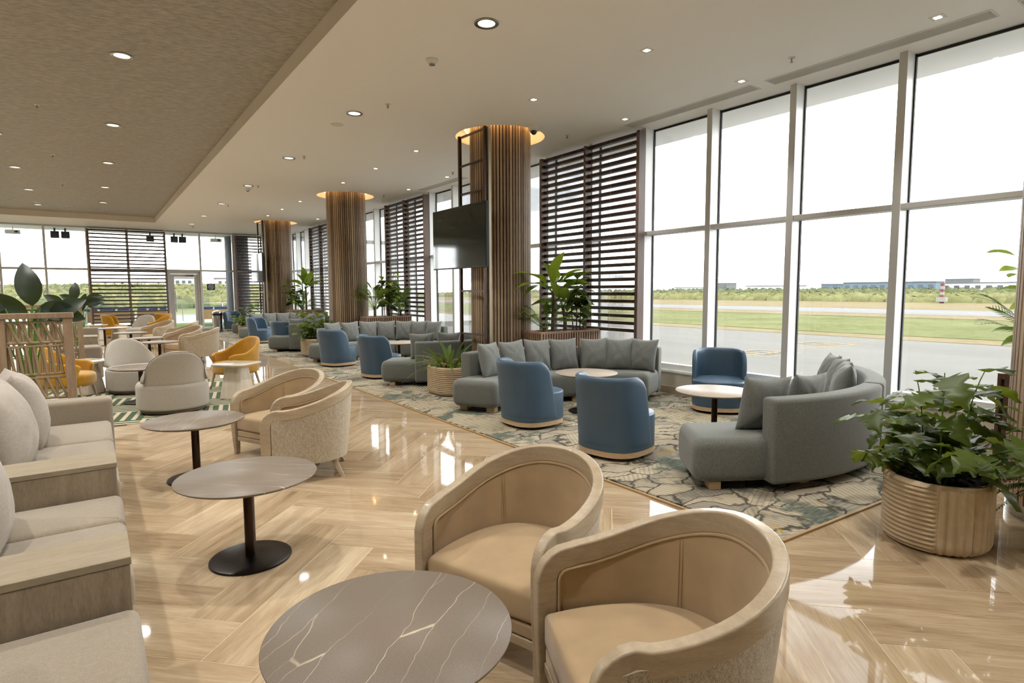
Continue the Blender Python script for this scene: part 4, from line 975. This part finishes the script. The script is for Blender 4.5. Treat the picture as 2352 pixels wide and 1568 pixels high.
# ------------------------------------------------------------------ television frames on the columns
def tv_frame(yc, label_f, label_t, tex):
    t = thing('tv_frame', label_f, 'tv stand', (4.80, yc-.31, 0)); a, b = -.36, .36
    w = .022
    for y in (a, b): MB().box(-w, y-w, 0, w, y+w, H-.002).build('upright', MT['bronze'], t, smooth=False)
    for z in (.30, .88, 1.55, 3.05, 3.48, H-.03): MB().box(-.014, a+w, z-.014, .014, b-w, z+.014).build('cross_bar', MT['bronze'], t, smooth=False)
    MB().box(.03, a-.05, .0, .075, a-.005, H-.002).build('metal_strip', MT['steel_strip'], t, smooth=False)
    v = thing('television', label_t, 'television', (4.74, yc-.02, 1.90), 0)
    MB().box(-.035, -.815, 0, .02, .815, .96).build('casing', MT['black'], v, smooth=False, bevel=.006)
    MB().box(-.037, -.802, .018, -.0345, .802, .948).build('screen', MT['screen_glass'], v, smooth=False)
    MB().box(-.0, -.2, .3, .04, .2, .66).build('wall_bracket', MT['black'], v, smooth=False)
tv_frame(8.02, 'slim bronze ladder frame beside the nearest visible column', 'large black television on the frame of the nearest visible column', 0)
tv_frame(21.75, 'slim bronze ladder frame beside the furthest indoor column', 'television reflecting sky and bushes beside the furthest indoor column', 1)

# ------------------------------------------------------------------ slatted planter boxes
def planter(x0, y0, x1, y1, label, m, zt=.93):
    t = thing('slatted_planter', label, 'planter', ((x0+x1)/2, (y0+y1)/2, 0), 0, 'slatted timber planters'); hx, hy = (x1-x0)/2, (y1-y0)/2
    MB().box(-hx+.03, -hy+.03, .06, hx-.03, hy-.03, zt-.06).build('liner', MT['planter_in'], t, smooth=False)
    MB().box(-hx+.02, -hy+.02, zt-.10, hx-.02, hy-.02, zt-.05).build('soil', MT['soil'], t, smooth=False)
    r = MB(); w = .045
    r.box(-hx, -hy, zt-.03, hx, -hy+w, zt).box(-hx, hy-w, zt-.03, hx, hy, zt).box(-hx, -hy+w, zt-.03, -hx+w, hy-w, zt).box(hx-w, -hy+w, zt-.03, hx, hy-w, zt); r.build('rim', m, t, smooth=False)
    MB().box(-hx, -hy, .04, hx, hy, .075).build('bottom_rail', m, t, smooth=False); MB().box(-hx+.06, -hy+.06, 0, hx-.06, hy-.06, .04).build('plinth', MT['black'], t, smooth=False)
    nx = max(4, round(2*hx/.052)); ny = max(3, round(2*hy/.052))
    sx = MB().box(-.0145, -.012, .075, .0145, .012, zt-.03).mesh('slat', False); sx.materials.append(m)
    for k in range(nx+1):
        x = -hx+.015+(2*hx-.03)*k/nx; obj('slat', sx, None, t, (x, -hy+.012, 0)); obj('slat', sx, None, t, (x, hy-.012, 0))
    for k in range(1, ny):
        y = -hy+.015+(2*hy-.03)*k/ny; obj('slat', sx, None, t, (-hx+.012, y, 0), (0, 0, pi/2)); obj('slat', sx, None, t, (hx-.012, y, 0), (0, 0, pi/2))
planter(5.42, 6.80, 6.62, 7.24, 'slatted oak planter box between the nearest visible column and the window', MT['planter'])
planter(5.42, 13.62, 6.62, 14.06, 'slatted oak planter box right of the middle column', MT['planter'])
planter(5.42, 20.50, 6.62, 20.94, 'slatted oak planter box between the two furthest columns', MT['planter'])
planter(6.0, 1.08, 6.72, 1.53, 'dark slatted planter box at the right edge, behind the column', MT['planter_dark'], .86)

# ------------------------------------------------------------------ leaves and plants
def leaf_mesh(name, L, prof, m, n=9, droop=.25, fold=.18, lobes=None, wave=0.0, seed=0):
    r = random.Random(seed); vs = []; fs = []; nc = 5
    for i in range(n+1):
        v = i/n; y = L*v*(1-.18*droop*v); z = -droop*L*v*v+.06*L*sin(pi*v); w = prof(v)
        if lobes: w *= lobes[i % len(lobes)] if 0 < i < n else 1
        for j in range(nc):
            u = -1+2*j/(nc-1); vs.append((u*w, y-(.10*L*abs(u)*(lobes is not None) if i else 0), z+fold*abs(u)*w+wave*w*sin(9*v+r.random()*.5+u)))
    for i in range(n):
        for j in range(nc-1): a = i*nc+j; fs.append((a, a+1, a+nc+1, a+nc))
    me = MB().add(vs, fs).mesh(name, True, 180); me.materials.append(m); return me
ell = lambda W, p=1.0: (lambda v: W*max(0.004, sin(pi*min(1, v**p)))**.75)
LF = {
 'lobed': [leaf_mesh('leaf', .22, (lambda v: .078*max(.02, sin(pi*v**.8))**.5), MT['leaf_lob'], 12, .35+.1*k, .1, [1, .55, 1.05, .5, 1.1], .15, k) for k in range(3)],
 'banana': [leaf_mesh('leaf', .62, ell(.105, .8), MT['leaf_l'], 10, .18+.18*k, .25, None, .10, k) for k in range(3)],
 'banana_d': [leaf_mesh('leaf', .58, ell(.10, .8), MT['leaf_m'], 10, .15+.2*k, .25, None, .10, k) for k in range(3)],
 'fig': [leaf_mesh('leaf', .22, ell(.075, 1.5), MT['leaf_d'], 8, .2+.15*k, .2, None, .12, k) for k in range(3)],
 'figl': [leaf_mesh('leaf', .22, ell(.06, 1.2), MT['leaf_l'], 8, .2+.15*k, .2, None, .08, k) for k in range(2)],
 'bop': [leaf_mesh('leaf', .52, ell(.125, .9), MT['leaf_bop'], 10, .10+.2*k, .22, None, .05, k) for k in range(3)],
 'mid': [leaf_mesh('leaf', .20, ell(.04, .8), MT['leaf_m'], 7, .3, .2, None, .08, k) for k in range(2)]}
def frond_mesh(name, L, W, m, n=22, droop=.5, seed=0, ang=.5):
    vs = []; fs = []
    for i in range(n):
        v = (i+.5)/n; y = L*v; z = .35*L*v-droop*L*v*v; w = W*sin(pi*(.12+.86*v))**.8; h = L/n*.33
        for sgn in (-1, 1):
            a = len(vs); vs += [(0, y-h, z), (0, y+h, z), (sgn*w*.6, y+w*ang*.6+h*.9, z-.06*w), (sgn*w, y+w*ang+.2*h, z-.22*w), (sgn*w*.6, y+w*ang*.6-h, z-.06*w)]
            fs.append((a, a+4, a+3, a+2, a+1) if sgn > 0 else (a, a+1, a+2, a+3, a+4))
    b = MB().add(vs, fs); b.tube([(0, L*v/6, .35*L*v/6-droop*L*(v/6)**2) for v in range(7)], [.004*(1-.12*v) for v in range(7)], 4)
    me = b.mesh(name, True, 180); me.materials.append(m); return me
LF['fern'] = [frond_mesh('frond', .46, .036, MT['fern'], 34, .5+.25*k, k) for k in range(3)]
LF['palm'] = [frond_mesh('frond', .40, .13, MT['leaf_m'], 12, .3+.25*k, k, 1.1) for k in range(2)]
def blocked(p):
    return p.x > 6.64 or any((p.x-CX)**2+(p.y-yc)**2 < .27 for yc in COLY)
def put_leaf(parent, me, base, direction, normal=None, scale=1.0, roll=0.0, name=None):
    y = Vector(direction).normalized(); L = max(v.co.y for v in me.vertices)*scale; b0 = parent.location+Vector(base)
    for k in range(8):                                             # leaves grow away from columns and screens
        if not (blocked(b0+y*L) or blocked(b0+y*L*.5)): break
        y = Matrix.Rotation(.8, 3, 'Z') @ y
    else: return None
    up_ = Vector((0, 0, 1)) if normal is None else Vector(normal)
    x = y.cross(up_); x = x.normalized() if x.length > 1e-4 else Vector((1, 0, 0)); z = x.cross(y)
    R = Matrix((x, y, z)).transposed().to_4x4() @ Matrix.Rotation(roll, 4, 'Y')
    o = bpy.data.objects.new(name or me.name.split('.')[0], me); COL.objects.link(o); o.parent = parent
    o.matrix_basis = Matrix.Translation(base) @ R @ Matrix.Scale(scale, 4); return o
def bez(p0, p1, p2, n=8): return [Vector(p0)*(1-t)**2+Vector(p1)*2*t*(1-t)+Vector(p2)*t*t for t in [i/n for i in range(n+1)]]

def stem_plant(name, label, cat, loc, rnd, stems, kind, per, lsc, m_stem, z0=0.0, from_=.35, srad=.006, group=None, pet=.03):
    """stems: list of (dx, dy, height, lean_out)"""
    t = thing(name, label, cat, loc, 0, group)
    for dx, dy, h, out in stems:
        l = math.hypot(dx, dy) or 1; ex, ey = dx/l, dy/l
        pth = bez((dx, dy, z0), (dx+ex*out*.25, dy+ey*out*.25, z0+h*.7), (dx+ex*out, dy+ey*out, z0+h), 8)
        MB().tube(pth, [srad*(1-.07*i) for i in range(9)], 6).build('stem', m_stem, t)
        for k in range(per):
            f = from_+(1-from_)*(k+.5)/per; i = min(7, int(f*8)); p = pth[i].lerp(pth[i+1], f*8-i)
            a = k*2.4+rnd.uniform(-.5, .5)+dx*7; el = rnd.uniform(-.45, .6)*(.4+.6*f)
            dr = Vector((cos(a)*cos(el), sin(a)*cos(el), sin(el)+.1)); me = rnd.choice(LF[kind])
            put_leaf(t, me, p+dr*pet, dr, None, lsc*rnd.uniform(.75, 1.2), rnd.uniform(-.5, .5))
    return t

# ---- big lobed-leaf pot plant
def pot_mesh(hx=.10, r=.275, h=.42):
    per = stadium(hx, r, 80); N = len(per); rings = []; nz = 60
    per_len = [0]
    for i in range(N): per_len.append(per_len[-1]+math.hypot(per[(i+1) % N][0]-per[i][0], per[(i+1) % N][1]-per[i][1]))
    tot = per_len[-1]; nv = 46
    nr = []
    for i in range(N):
        a, b = per[i-1], per[(i+1) % N]; ex, ey = b[0]-a[0], b[1]-a[1]; l = math.hypot(ex, ey); nr.append((ey/l, -ex/l))
    def zone(i): a = math.degrees(math.atan2(per[i][1], per[i][0])) % 360; return 75 < a < 182
    for j in range(nz+1):
        z = h*j/nz; ring = []
        base = 0 if z > .07 else -.06*(1-sqrt(max(0, 1-((.07-z)/.07)**2)))
        if z > h-.015: base -= .006*(z-h+.015)/.015
        for i in range(N):
            o = .014*abs(sin(pi*z/(h/15))) if zone(i) else .014*abs(sin(pi*per_len[i]/tot*nv))
            if z > h-.02: o *= .3
            ring.append((per[i][0]+nr[i][0]*(base+o-.006), per[i][1]+nr[i][1]*(base+o-.006), z))
        rings.append(ring)
    for d, z in ((-.03, h), (-.032, h-.03), (-.035, h-.09)): rings.append([(per[i][0]+nr[i][0]*d, per[i][1]+nr[i][1]*d, z) for i in range(N)])
    b = MB().loft(rings); me = b.mesh('pot', True, 60); me.materials.append(MT['potm']); return me
POT = pot_mesh()
soil_me = MB().rprism(stadium(.10, .235, 20), .28, .355, .02, .01, .01, 2).mesh('soil'); soil_me.materials.append(MT['soil'])
chip = MB().box(-.018, -.008, -.004, .018, .008, .004).mesh('bark_chip', False); chip.materials.append(MT['soil'])
def add_pot(t, rz, chips=0, seed=0):
    obj('pot', POT, None, t, (0, 0, 0), (0, 0, rz)); s = obj('soil', soil_me, None, t, (0, 0, 0), (0, 0, rz)); k = random.Random(seed)
    for i in range(chips):
        a = k.uniform(0, 6.28); q = sqrt(k.random()); obj('bark_chip', chip, None, s, (.30*q*cos(a), .21*q*sin(a), .366), (k.uniform(-.4, .4), k.uniform(-.4, .4), k.uniform(0, 3)))
def lobed_plant(loc, rz, label, seed, nst=13, chips=0, big=1.0):
    rnd = random.Random(seed); st = []
    for i in range(nst):
        a = 2*pi*i/nst+rnd.uniform(-.2, .2); k = rnd.choice((0, 1, 1)); 
        tall = i % 4 == 0
        st.append((.10*cos(a), .08*sin(a), rnd.uniform(.58, .74) if tall else rnd.uniform(.18, .50), rnd.uniform(.04, .16) if tall else rnd.uniform(.22, .44)))
    t = stem_plant('potted_lobed_plant', label, 'potted plant', loc, rnd, st, 'lobed', 8, 1.0*big, MT['stem_g'], .35, .28, .006, 'ribbed cream pots with plants', .035)
    add_pot(t, rz, chips, seed); return t
lobed_plant((4.25, 1.34, 0), radians(14), 'glossy lobed-leaf plant in a large ribbed cream pot at the right', 3, 15, 60)
lobed_plant((4.30, 14.15, .012), radians(95), 'bushy lobed-leaf plant in a ribbed pot left of the second curved sofa', 11, 11)
lobed_plant((4.25, 21.25, .012), radians(95), 'small bushy pot plant beside the furthest sofa', 14, 9)
def fern_plant(loc, rz, label, seed, n=105, sc=1.05, blossoms=True):
    rnd = random.Random(seed); t = thing('potted_fern', label, 'potted plant', loc, 0, 'ribbed cream pots with plants')
    add_pot(t, rz)
    for i in range(n):
        a = rnd.uniform(0, 6.28); el = rnd.uniform(.1, 1.25); dr = (cos(a)*cos(el), sin(a)*cos(el), sin(el))
        put_leaf(t, rnd.choice(LF['fern']), (.12*cos(a), .10*sin(a), .355), dr, None, sc*rnd.uniform(.75, 1.15), rnd.uniform(-.3, .3))
    if blossoms:
        for i in range(9):
            a = rnd.uniform(1.5, 4.7); el = rnd.uniform(.2, .8); b = MB(); pth = bez((0, 0, .36), (.15*cos(a), .15*sin(a), .36+.25*el), (.40*cos(a), .40*sin(a), .36+.30*el), 8); b.tube(pth, .002, 4)
            for k in range(4, 9):
                for _ in range(3): p = pth[k]+Vector((rnd.uniform(-.015, .015), rnd.uniform(-.015, .015), rnd.uniform(-.012, .012))); b.obox(p, (.010, .010, .009), rnd.random()*3)
            b.build('blossom_spray', MT['blossom'], t)
    return t
fern_plant((4.33, 7.66, .012), radians(92), 'green fern with pink sprays in a ribbed cream pot left of the nearest visible column', 5, 46)
# fern spilling in from the right edge, in a low white bowl on the floor
t = thing('fern_bowl', 'fern spilling into the picture from the right edge, beside the slatted column', 'potted plant', (4.58, .82, 0))
MB().lathe([(.10, 0), (.13, .0), (.17, .15), (.18, .40), (.165, .40), (.155, .36), (.02, .34)], 30).build('pot', MT['potm'], t)
rnd = random.Random(8)
for i in range(26):
    a = rnd.uniform(1.3, 3.8); el = rnd.uniform(-.1, .9); put_leaf(t, rnd.choice(LF['fern']), (.06*cos(a), .06*sin(a), .37), (cos(a)*cos(el), sin(a)*cos(el), sin(el)), None, rnd.uniform(.7, 1.05), rnd.uniform(-.3, .3))
for i in range(5):
    a = rnd.uniform(1.6, 3.0); b = MB(); pth = bez((0, 0, .38), (.2*cos(a), .2*sin(a), .5), (.42*cos(a), .42*sin(a), .42), 8); b.tube(pth, .002, 4)
    for k in range(3, 9):
        for _ in range(3): p = pth[k]+Vector((rnd.uniform(-.02, .02), rnd.uniform(-.02, .02), rnd.uniform(-.015, .015))); b.obox(p, (.013, .013, .01), rnd.random()*3)
    b.build('blossom_spray', MT['blossom'], t)

# ---- plants standing in the planter boxes
def banana(loc, label, seed, h=.62, kind='banana', n=11, sc=1.0):
    rnd = random.Random(seed); t = thing('banana_plant', label, 'plant', loc, 0, 'banana plants in the planters')
    top = Vector((rnd.uniform(-.05, .05), rnd.uniform(-.05, .05), h)); MB().tube(bez((0, 0, 0), (.02, .0, h*.6), top, 6), [.034, .032, .03, .028, .027, .026, .024], 9).build('trunk', MT['stem_b'], t)
    for i in range(n):
        a = i*2.4+rnd.uniform(-.4, .4); el = rnd.uniform(.15, 1.2); dr = Vector((cos(a)*cos(el), sin(a)*cos(el), sin(el))); p = top+dr*.16
        MB().tube([top-Vector((0, 0, .03)), top+dr*.08, p], [.010, .007, .005], 6).build('leaf_stalk', MT['stem_g'], t)
        put_leaf(t, rnd.choice(LF[kind]), p, dr, None, sc*rnd.uniform(.75, 1.1), rnd.uniform(-.6, .6))
    return t
def fig(loc, label, seed, h=.75, kind='fig', n=3, per=10, sc=1.0, nm='fig_tree'):
    rnd = random.Random(seed); st = [(.06*cos(i*2.1+seed), .06*sin(i*2.1+seed), h*rnd.uniform(.75, 1.05), rnd.uniform(.05, .16)) for i in range(n)]
    return stem_plant(nm, label, 'plant', loc, rnd, st, kind, per, sc, MT['stem_b'], 0, .18, .010, 'leafy shrubs in the planters', .03)
def palm(loc, label, seed, n=16, sc=1.0, h=.1):
    rnd = random.Random(seed); t = thing('palm_plant', label, 'plant', loc, 0, 'palms in the planters')
    MB().lathe([(.03, 0), (.025, h)], 8).build('crown_base', MT['stem_b'], t)
    for i in range(n):
        a = i*2.4+rnd.uniform(-.3, .3); el = rnd.uniform(.2, 1.25); dr = Vector((cos(a)*cos(el), sin(a)*cos(el), sin(el))); p = Vector((0, 0, h))+dr*.22
        MB().tube([(0, 0, h*.6), p*.6+Vector((0, 0, h*.3)), p], .004, 5).build('leaf_stalk', MT['stem_g'], t); put_leaf(t, rnd.choice(LF['palm']), p, dr, None, sc*rnd.uniform(.7, 1.1), rnd.uniform(-.4, .4))
    return t
PZ = .88
banana((5.82, 7.02, PZ), 'tall banana plant with lime green leaves in the nearest planter', 2, .66, 'banana', 12, .92)
banana((6.02, 6.96, PZ), 'shorter banana plant with dark leaves in the nearest planter', 21, .42, 'banana_d', 9, .72)
fig((6.30, 7.0, PZ), 'dark green fiddle-leaf fig in the nearest planter', 4, .82, 'fig', 4, 12, 1.0)
palm((5.64, 7.0, PZ), 'low fan palm at the column side of the nearest planter', 6, 16, .8)
fig((6.05, 13.84, PZ), 'rubber fig with light new leaves in the second planter', 7, 1.0, 'fig', 4, 12, 1.1); fig((6.1, 13.8, PZ), 'pale new shoots of the rubber fig in the second planter', 17, 1.05, 'figl', 3, 9, 1.05, 'rubber_shoots')
palm((5.72, 13.84, PZ), 'fan palm at the column side of the second planter', 8, 18, 1.1, .3); palm((6.42, 13.84, PZ), 'feathery palm at the window side of the second planter', 9, 22, 1.1, .2)
banana((6.05, 20.7, PZ), 'lime banana plant in the third planter', 12, .8, 'banana', 12, 1.15); fig((5.65, 20.7, PZ), 'dark fig in the third planter', 13, .9, 'fig', 4, 10, 1.2); palm((5.9, 20.65, PZ), 'dark palm at the foot of the third planter', 15, 16, 1.0)
fig((6.25, 1.32, .81), 'yellow-green leafed tree in the dark planter at the right edge', 16, 1.15, 'figl', 4, 12, 1.0); palm((6.2, 1.3, .81), 'spiky palm in the dark planter at the right edge', 18, 14, .9, .3)

# ------------------------------------------------------------------ woven lattice dividers and the plants behind them
def lattice(xr, y, label, npan=2, pw=.50, h=1.36):
    t = thing('lattice_divider', label, 'divider', (xr, y, 0), 0, 'woven rope lattice dividers'); W_ = npan*pw
    MB().box(-W_-.03, -.05, h-.05, .012, .05, h).build('top_rail', MT['latt'], t, smooth=False, bevel=.004); MB().box(-W_, -.04, .04, 0, .04, .12).build('bottom_rail', MT['latt'], t, smooth=False)
    for k in range(npan+1): MB().box(-k*pw-.075, -.035, 0, -k*pw, .035, h-.05).build('post', MT['latt'], t, smooth=False, bevel=.003)
    zs = [h-.075, h-.30, h-.60, h-.83, h-1.10, .14]
    for k in range(npan):
        a, b = -(k+1)*pw+.005, -k*pw-.08
        for r in range(5):
            z1, z0 = zs[r]-.012, zs[r+1]+.022; m = MB()
            m.tube([(a, 0, z1), (b, 0, z1)], .013, 7).tube([(a, 0, z0), (b, 0, z0)], .013, 7)
            n = 5 if r % 2 == 0 else 7; dx = (b-a)/n
            for i in range(n):
                x = a+dx*(i+.12)
                m.tube([(x, .006, z0), (x+dx*.05, .006, z1)], .012, 6); m.tube([(x+dx*.15, -.008, z1), (x+dx*(.95 if r % 2 == 0 else .6), -.008, z0)], .012, 6)
            m.build('rope_weave', MT['rope'], t)
    return t
lattice(-.165, 7.05, 'woven rope and oak lattice divider behind the end of the beige sofa'); lattice(-.145, 12.0, 'further woven rope lattice divider in front of the distant beige sofas', 3)
def bop(loc, label, leaves, seed, pot=True):
    rnd = random.Random(seed); t = thing('bird_of_paradise_plant', label, 'potted plant', loc, 0, 'dark large-leaved plants behind the dividers')
    MB().lathe([(.13, 0), (.16, .02), (.19, .48), (.18, .5), (.165, .5), (.16, .45), (.02, .44)], 28).build('pot', MT['whitepot'], t); MB().lathe([(.16, .44), (.02, .452)], 20).build('soil', MT['soil'], t)
    for x, y, z, dx, dy, dz, sc, roll in leaves:
        MB().tube(bez((rnd.uniform(-.04, .04), rnd.uniform(-.04, .04), .45), (x*.4, y*.4, z*.8), (x, y, z), 7), [.011]*4+[.008]*4, 6).build('leaf_stalk', MT['stem_g'], t)
        put_leaf(t, rnd.choice(LF['bop'][:2]), (x, y, z), (dx, dy, dz), (0, -1, .25), sc, roll)
# leaf list: base of blade, direction, size, roll
bop((-.52, 7.45, 0), 'dark large-leaved plant rising behind the woven lattice divider', [(.04, 0, 1.42, -.10, -.1, 1, .85, .1), (.0, 0, 1.36, -.9, -.3, .35, .9, -.3), (.10, -.05, 1.42, .75, -.4, -.28, .8, .2), (.16, -.1, 1.28, .5, -.2, .35, .75, -.2), (-.16, -.1, 1.40, -.5, -.4, .15, .7, .4), (-.10, .05, 1.30, -.8, .1, .6, .8, 0), (-.2, -.1, 1.15, -.6, -.5, .5, .9, .3), (.05, 0, 1.2, .4, .3, .6, .7, 0)], 31)
bop((-.30, 12.6, 0), 'dark large-leaved plant behind the further lattice divider, right one', [(.05, 0, 1.42, .1, -.1, 1, .62, 0), (.12, 0, 1.38, .9, -.2, .12, .6, .2), (.2, 0, 1.36, .8, 0, .3, .6, -.3), (-.1, 0, 1.35, -.7, -.2, .5, .6, 0), (0, 0, 1.2, .5, -.3, .4, .6, .2)], 33)
bop((-.25, 20.0, 0), 'large-leaved plant beyond the distant beige sofas', [(.1, 0, 1.35, .9, -.2, .3, .8, 0), (.05, 0, 1.3, .7, -.4, -.1, .8, .3), (.15, 0, 1.15, .8, 0, .35, .8, -.3), (-.1, 0, 1.3, -.7, -.2, .4, .8, 0), (0, 0, 1.2, .3, -.3, .8, .7, .2)], 34)

# ------------------------------------------------------------------ steel waste bin
t = thing('waste_bin', 'stainless steel waste bin beside the far door', 'bin', (4.0, 25.55, 0))
MB().lathe([(.17, 0), (.18, .01), (.18, .62), (.175, .63)], 28).build('body', MT['steel'], t); MB().lathe([(.182, .63), (.182, .70), (.17, .71)], 28).build('collar', MT['black'], t)
MB().lathe([(.182, .71), (.175, .77), (.10, .81), (.02, .82)], 28).build('lid', MT['steel'], t); MB().lathe([(.183, .0), (.183, .03)], 28).build('foot_ring', MT['black'], t)
lm_ = mplain('bin_label_red', 'b5423a', .6); MB().box(-.186, -.03, .30, -.181, .03, .52).build('label_strip', lm_, t, smooth=False)

# ------------------------------------------------------------------ ceiling fittings
def lamp(loc, energy, size=135, col=(1, .965, .925), r=.08, blend=1.0):
    d = bpy.data.lights.new('downlight_beam', 'SPOT'); d.energy = energy; d.spot_size = radians(size); d.spot_blend = blend; d.color = col; d.shadow_soft_size = r
    o = bpy.data.objects.new('downlight_beam', d); COL.objects.link(o); o.location = loc; return o
E_ROUND, E_SQ = 125.0, 60.0
rd_trim = MB().lathe([(.078, -.001), (.105, -.001), (.112, -.006), (.108, -.010), (.08, -.006)], 32, caps=False).mesh('trim_ring'); rd_trim.materials.append(MT['chrome'])
rd_dif = MB().lathe([(.079, -.004), (.02, -.002)], 28).mesh('diffuser'); rd_dif.materials.append(MT['lampglow'])
def downlight(x, y, z, label):
    t = thing('recessed_downlight', label, 'downlight', (x, y, z), 0, 'round recessed downlights'); obj('trim_ring', rd_trim, None, t); obj('diffuser', rd_dif, None, t)
    l = lamp((0, 0, -.03), E_ROUND); l.parent = t; return t
for i, y in enumerate((1.25, 4.58, 7.84, 11.08, 14.45, 17.78, 20.9, 23.6)): downlight(3.02, y, H, 'round recessed downlight in the plain ceiling beside the papered recess, %s to the camera' % ORD[i])
for i, y in enumerate((1.3, 4.6, 7.87, 11.14, 14.39, 17.72, 20.72)): downlight(.41, y, HC, 'round recessed downlight in the papered ceiling, right-hand row, %s to the camera' % ORD[i])
for i, y in enumerate((3.1, 6.3, 9.5, 12.75, 15.93, 19.16, 22.27)): downlight(-1.14, y, HC, 'round recessed downlight in the papered ceiling, left-hand row, %s to the camera' % ORD[i])  # nearest three are out of view, added to raise the ambient light
for i, y in enumerate((1.3, 4.6, 7.9, 11.1, 14.4, 17.7, 21)): downlight(-2.7, y, HC, 'added unseen fill downlight in the papered ceiling, third row, %s to the camera' % ORD[i])  # whole row is unseen, added only to lift the room's ambient light
sq_tr = MB().box(-.055, -.055, -.004, .055, .055, 0).mesh('trim_plate', False); sq_tr.materials.append(MT['white_pl'])
sq_df = MB().box(-.026, -.026, -.0055, .026, .026, -.0041).mesh('diffuser', False); sq_df.materials.append(memit('spot_lens', (1, .84, .62), 14.0))
def sqlight(x, y, label):
    t = thing('square_spotlight', label, 'spotlight', (x, y, H), 0, 'small square ceiling spots'); obj('trim_plate', sq_tr, None, t); obj('diffuser', sq_df, None, t)
    l = lamp((0, 0, -.02), E_SQ, 80, r=.03); l.parent = t
for i, y in enumerate((2.3, 4.15, 6.0, 9.29, 11.05, 12.88, 16.17, 17.98, 19.7)): sqlight(4.66, y, 'small square ceiling spot in the row left of the columns, %s to the camera' % ORD[i])
for i, y in enumerate((2.18, 4.11, 5.93, 11.0, 12.85, 17.9, 19.7)): sqlight(6.23, y, 'small square ceiling spot in the row beside the air grilles, %s to the camera' % ORD[i])
# air grilles
for i, (y0, y1) in enumerate(((-.4, 1.68), (1.85, 3.95), (4.12, 6.16), (10.83, 12.8), (17.6, 19.7))):
    t = thing('air_grille', 'long white linear air grille in the ceiling by the windows, %s to the camera' % ORD[i], 'grille', (6.54, (y0+y1)/2, H), 0, 'linear air grilles'); L_ = (y1-y0)/2
    MB().box(-.11, -L_, -.006, -.095, L_, 0).box(.095, -L_, -.006, .11, L_, 0).box(-.095, -L_, -.006, .095, -L_+.015, 0).box(-.095, L_-.015, -.006, .095, L_, 0).build('frame', MT['white_pl'], t, smooth=False)
    MB().box(-.095, -L_+.015, -.0015, .095, L_-.015, 0).build('backing', MT['vent_dark'], t, smooth=False)
    fin = MB().box(-.0028, -L_+.015, -.005, .0028, L_-.015, -.0016).mesh('fin', False); fin.materials.append(MT['vent'])
    for k in range(13): obj('fin', fin, None, t, (-.087+k*.0145, 0, 0))
# smoke detectors, sprinklers, loudspeakers, camera
def smoke(x, y, z, label):
    t = thing('smoke_detector', label, 'smoke detector', (x, y, z), 0, 'white smoke detectors')
    MB().lathe([(.065, 0), (.066, -.012), (.05, -.03), (.034, -.045)], 28).build('housing', MT['white_pl'], t); MB().lathe([(.033, -.045), (.031, -.058), (.015, -.062)], 20).build('sensor', MT['chrome'], t)
smoke(3.01, 5.6, H, 'white smoke detector beside the second round downlight, nearest one'); smoke(3.1, 14.9, H, 'white smoke detector half way down the plain ceiling'); smoke(3.15, 24.4, H, 'white smoke detector near the far glass')
spr = [(6.04, 3.41, H), (6.12, 7.04, H), (6.08, 10.5, H), (6.1, 14.0, H), (3.23, 7.22, H), (3.2, 10.77, H), (3.2, 14.3, H), (3.2, 17.9, H)]
sn = ['brass ceiling sprinkler nearest the window grille', 'brass ceiling sprinkler right of the dome camera', 'brass ceiling sprinkler left of the nearest ladder frame', 'brass ceiling sprinkler right of the middle column', 'brass sprinkler beside the third round downlight of the plain ceiling', 'brass sprinkler beside the fourth round downlight of the plain ceiling', 'brass sprinkler beside the fifth round downlight of the plain ceiling', 'brass sprinkler beside the sixth round downlight of the plain ceiling']
spr += [(-.47, 10.54, HC), (-.45, 14.12, HC), (-.42, 17.74, HC), (-.41, 22.2, HC)]; sn += ['sprinkler in the papered ceiling, nearest', 'sprinkler in the papered ceiling, second nearest', 'sprinkler in the papered ceiling, third nearest', 'sprinkler in the papered ceiling, furthest']
pl_ = MB().lathe([(.036, 0), (.034, -.006), (.012, -.008)], 20).mesh('escutcheon'); pl_.materials.append(MT['white_pl'])
hd_ = MB().tube([(0, 0, -.006), (0, 0, -.045)], .007, 8).lathe([(.016, -.047), (.016, -.05)], 12).box(-.012, -.002, -.047, -.009, .002, -.012).box(.009, -.002, -.047, .012, .002, -.012).mesh('head'); hd_.materials.append(MT['steel_strip'])
for (x, y, z), lb in zip(spr, sn):
    t = thing('ceiling_sprinkler', lb, 'sprinkler', (x, y, z), 0, 'ceiling sprinklers'); obj('escutcheon', pl_, None, t); obj('head', hd_, None, t)
for x, y, z, lb in ((3.01, 8.5, H, 'flat round ceiling loudspeaker behind the third downlight'), (-1.13, 21.7, HC, 'flat round ceiling loudspeaker in the papered ceiling near its far end')):
    t = thing('ceiling_loudspeaker', lb, 'loudspeaker', (x, y, z), 0, 'ceiling loudspeakers'); MB().lathe([(.09, 0), (.092, -.004), (.086, -.007)], 28).build('bezel', MT['white_pl'], t); MB().lathe([(.085, -.0071), (.02, -.0085)], 24).build('grille', MT['ceil_edge'], t)
t = thing('dome_camera', 'white dome security camera at the rim of the column recess', 'camera', (5.42, 6.98, H)); MB().lathe([(.075, 0), (.077, -.02), (.072, -.055), (.05, -.06)], 28).build('housing', MT['white_pl'], t); MB().lathe([(.05, -.058), (.048, -.075), (.035, -.10), (.012, -.112)], 24).build('dome', MT['screen_glass'], t)
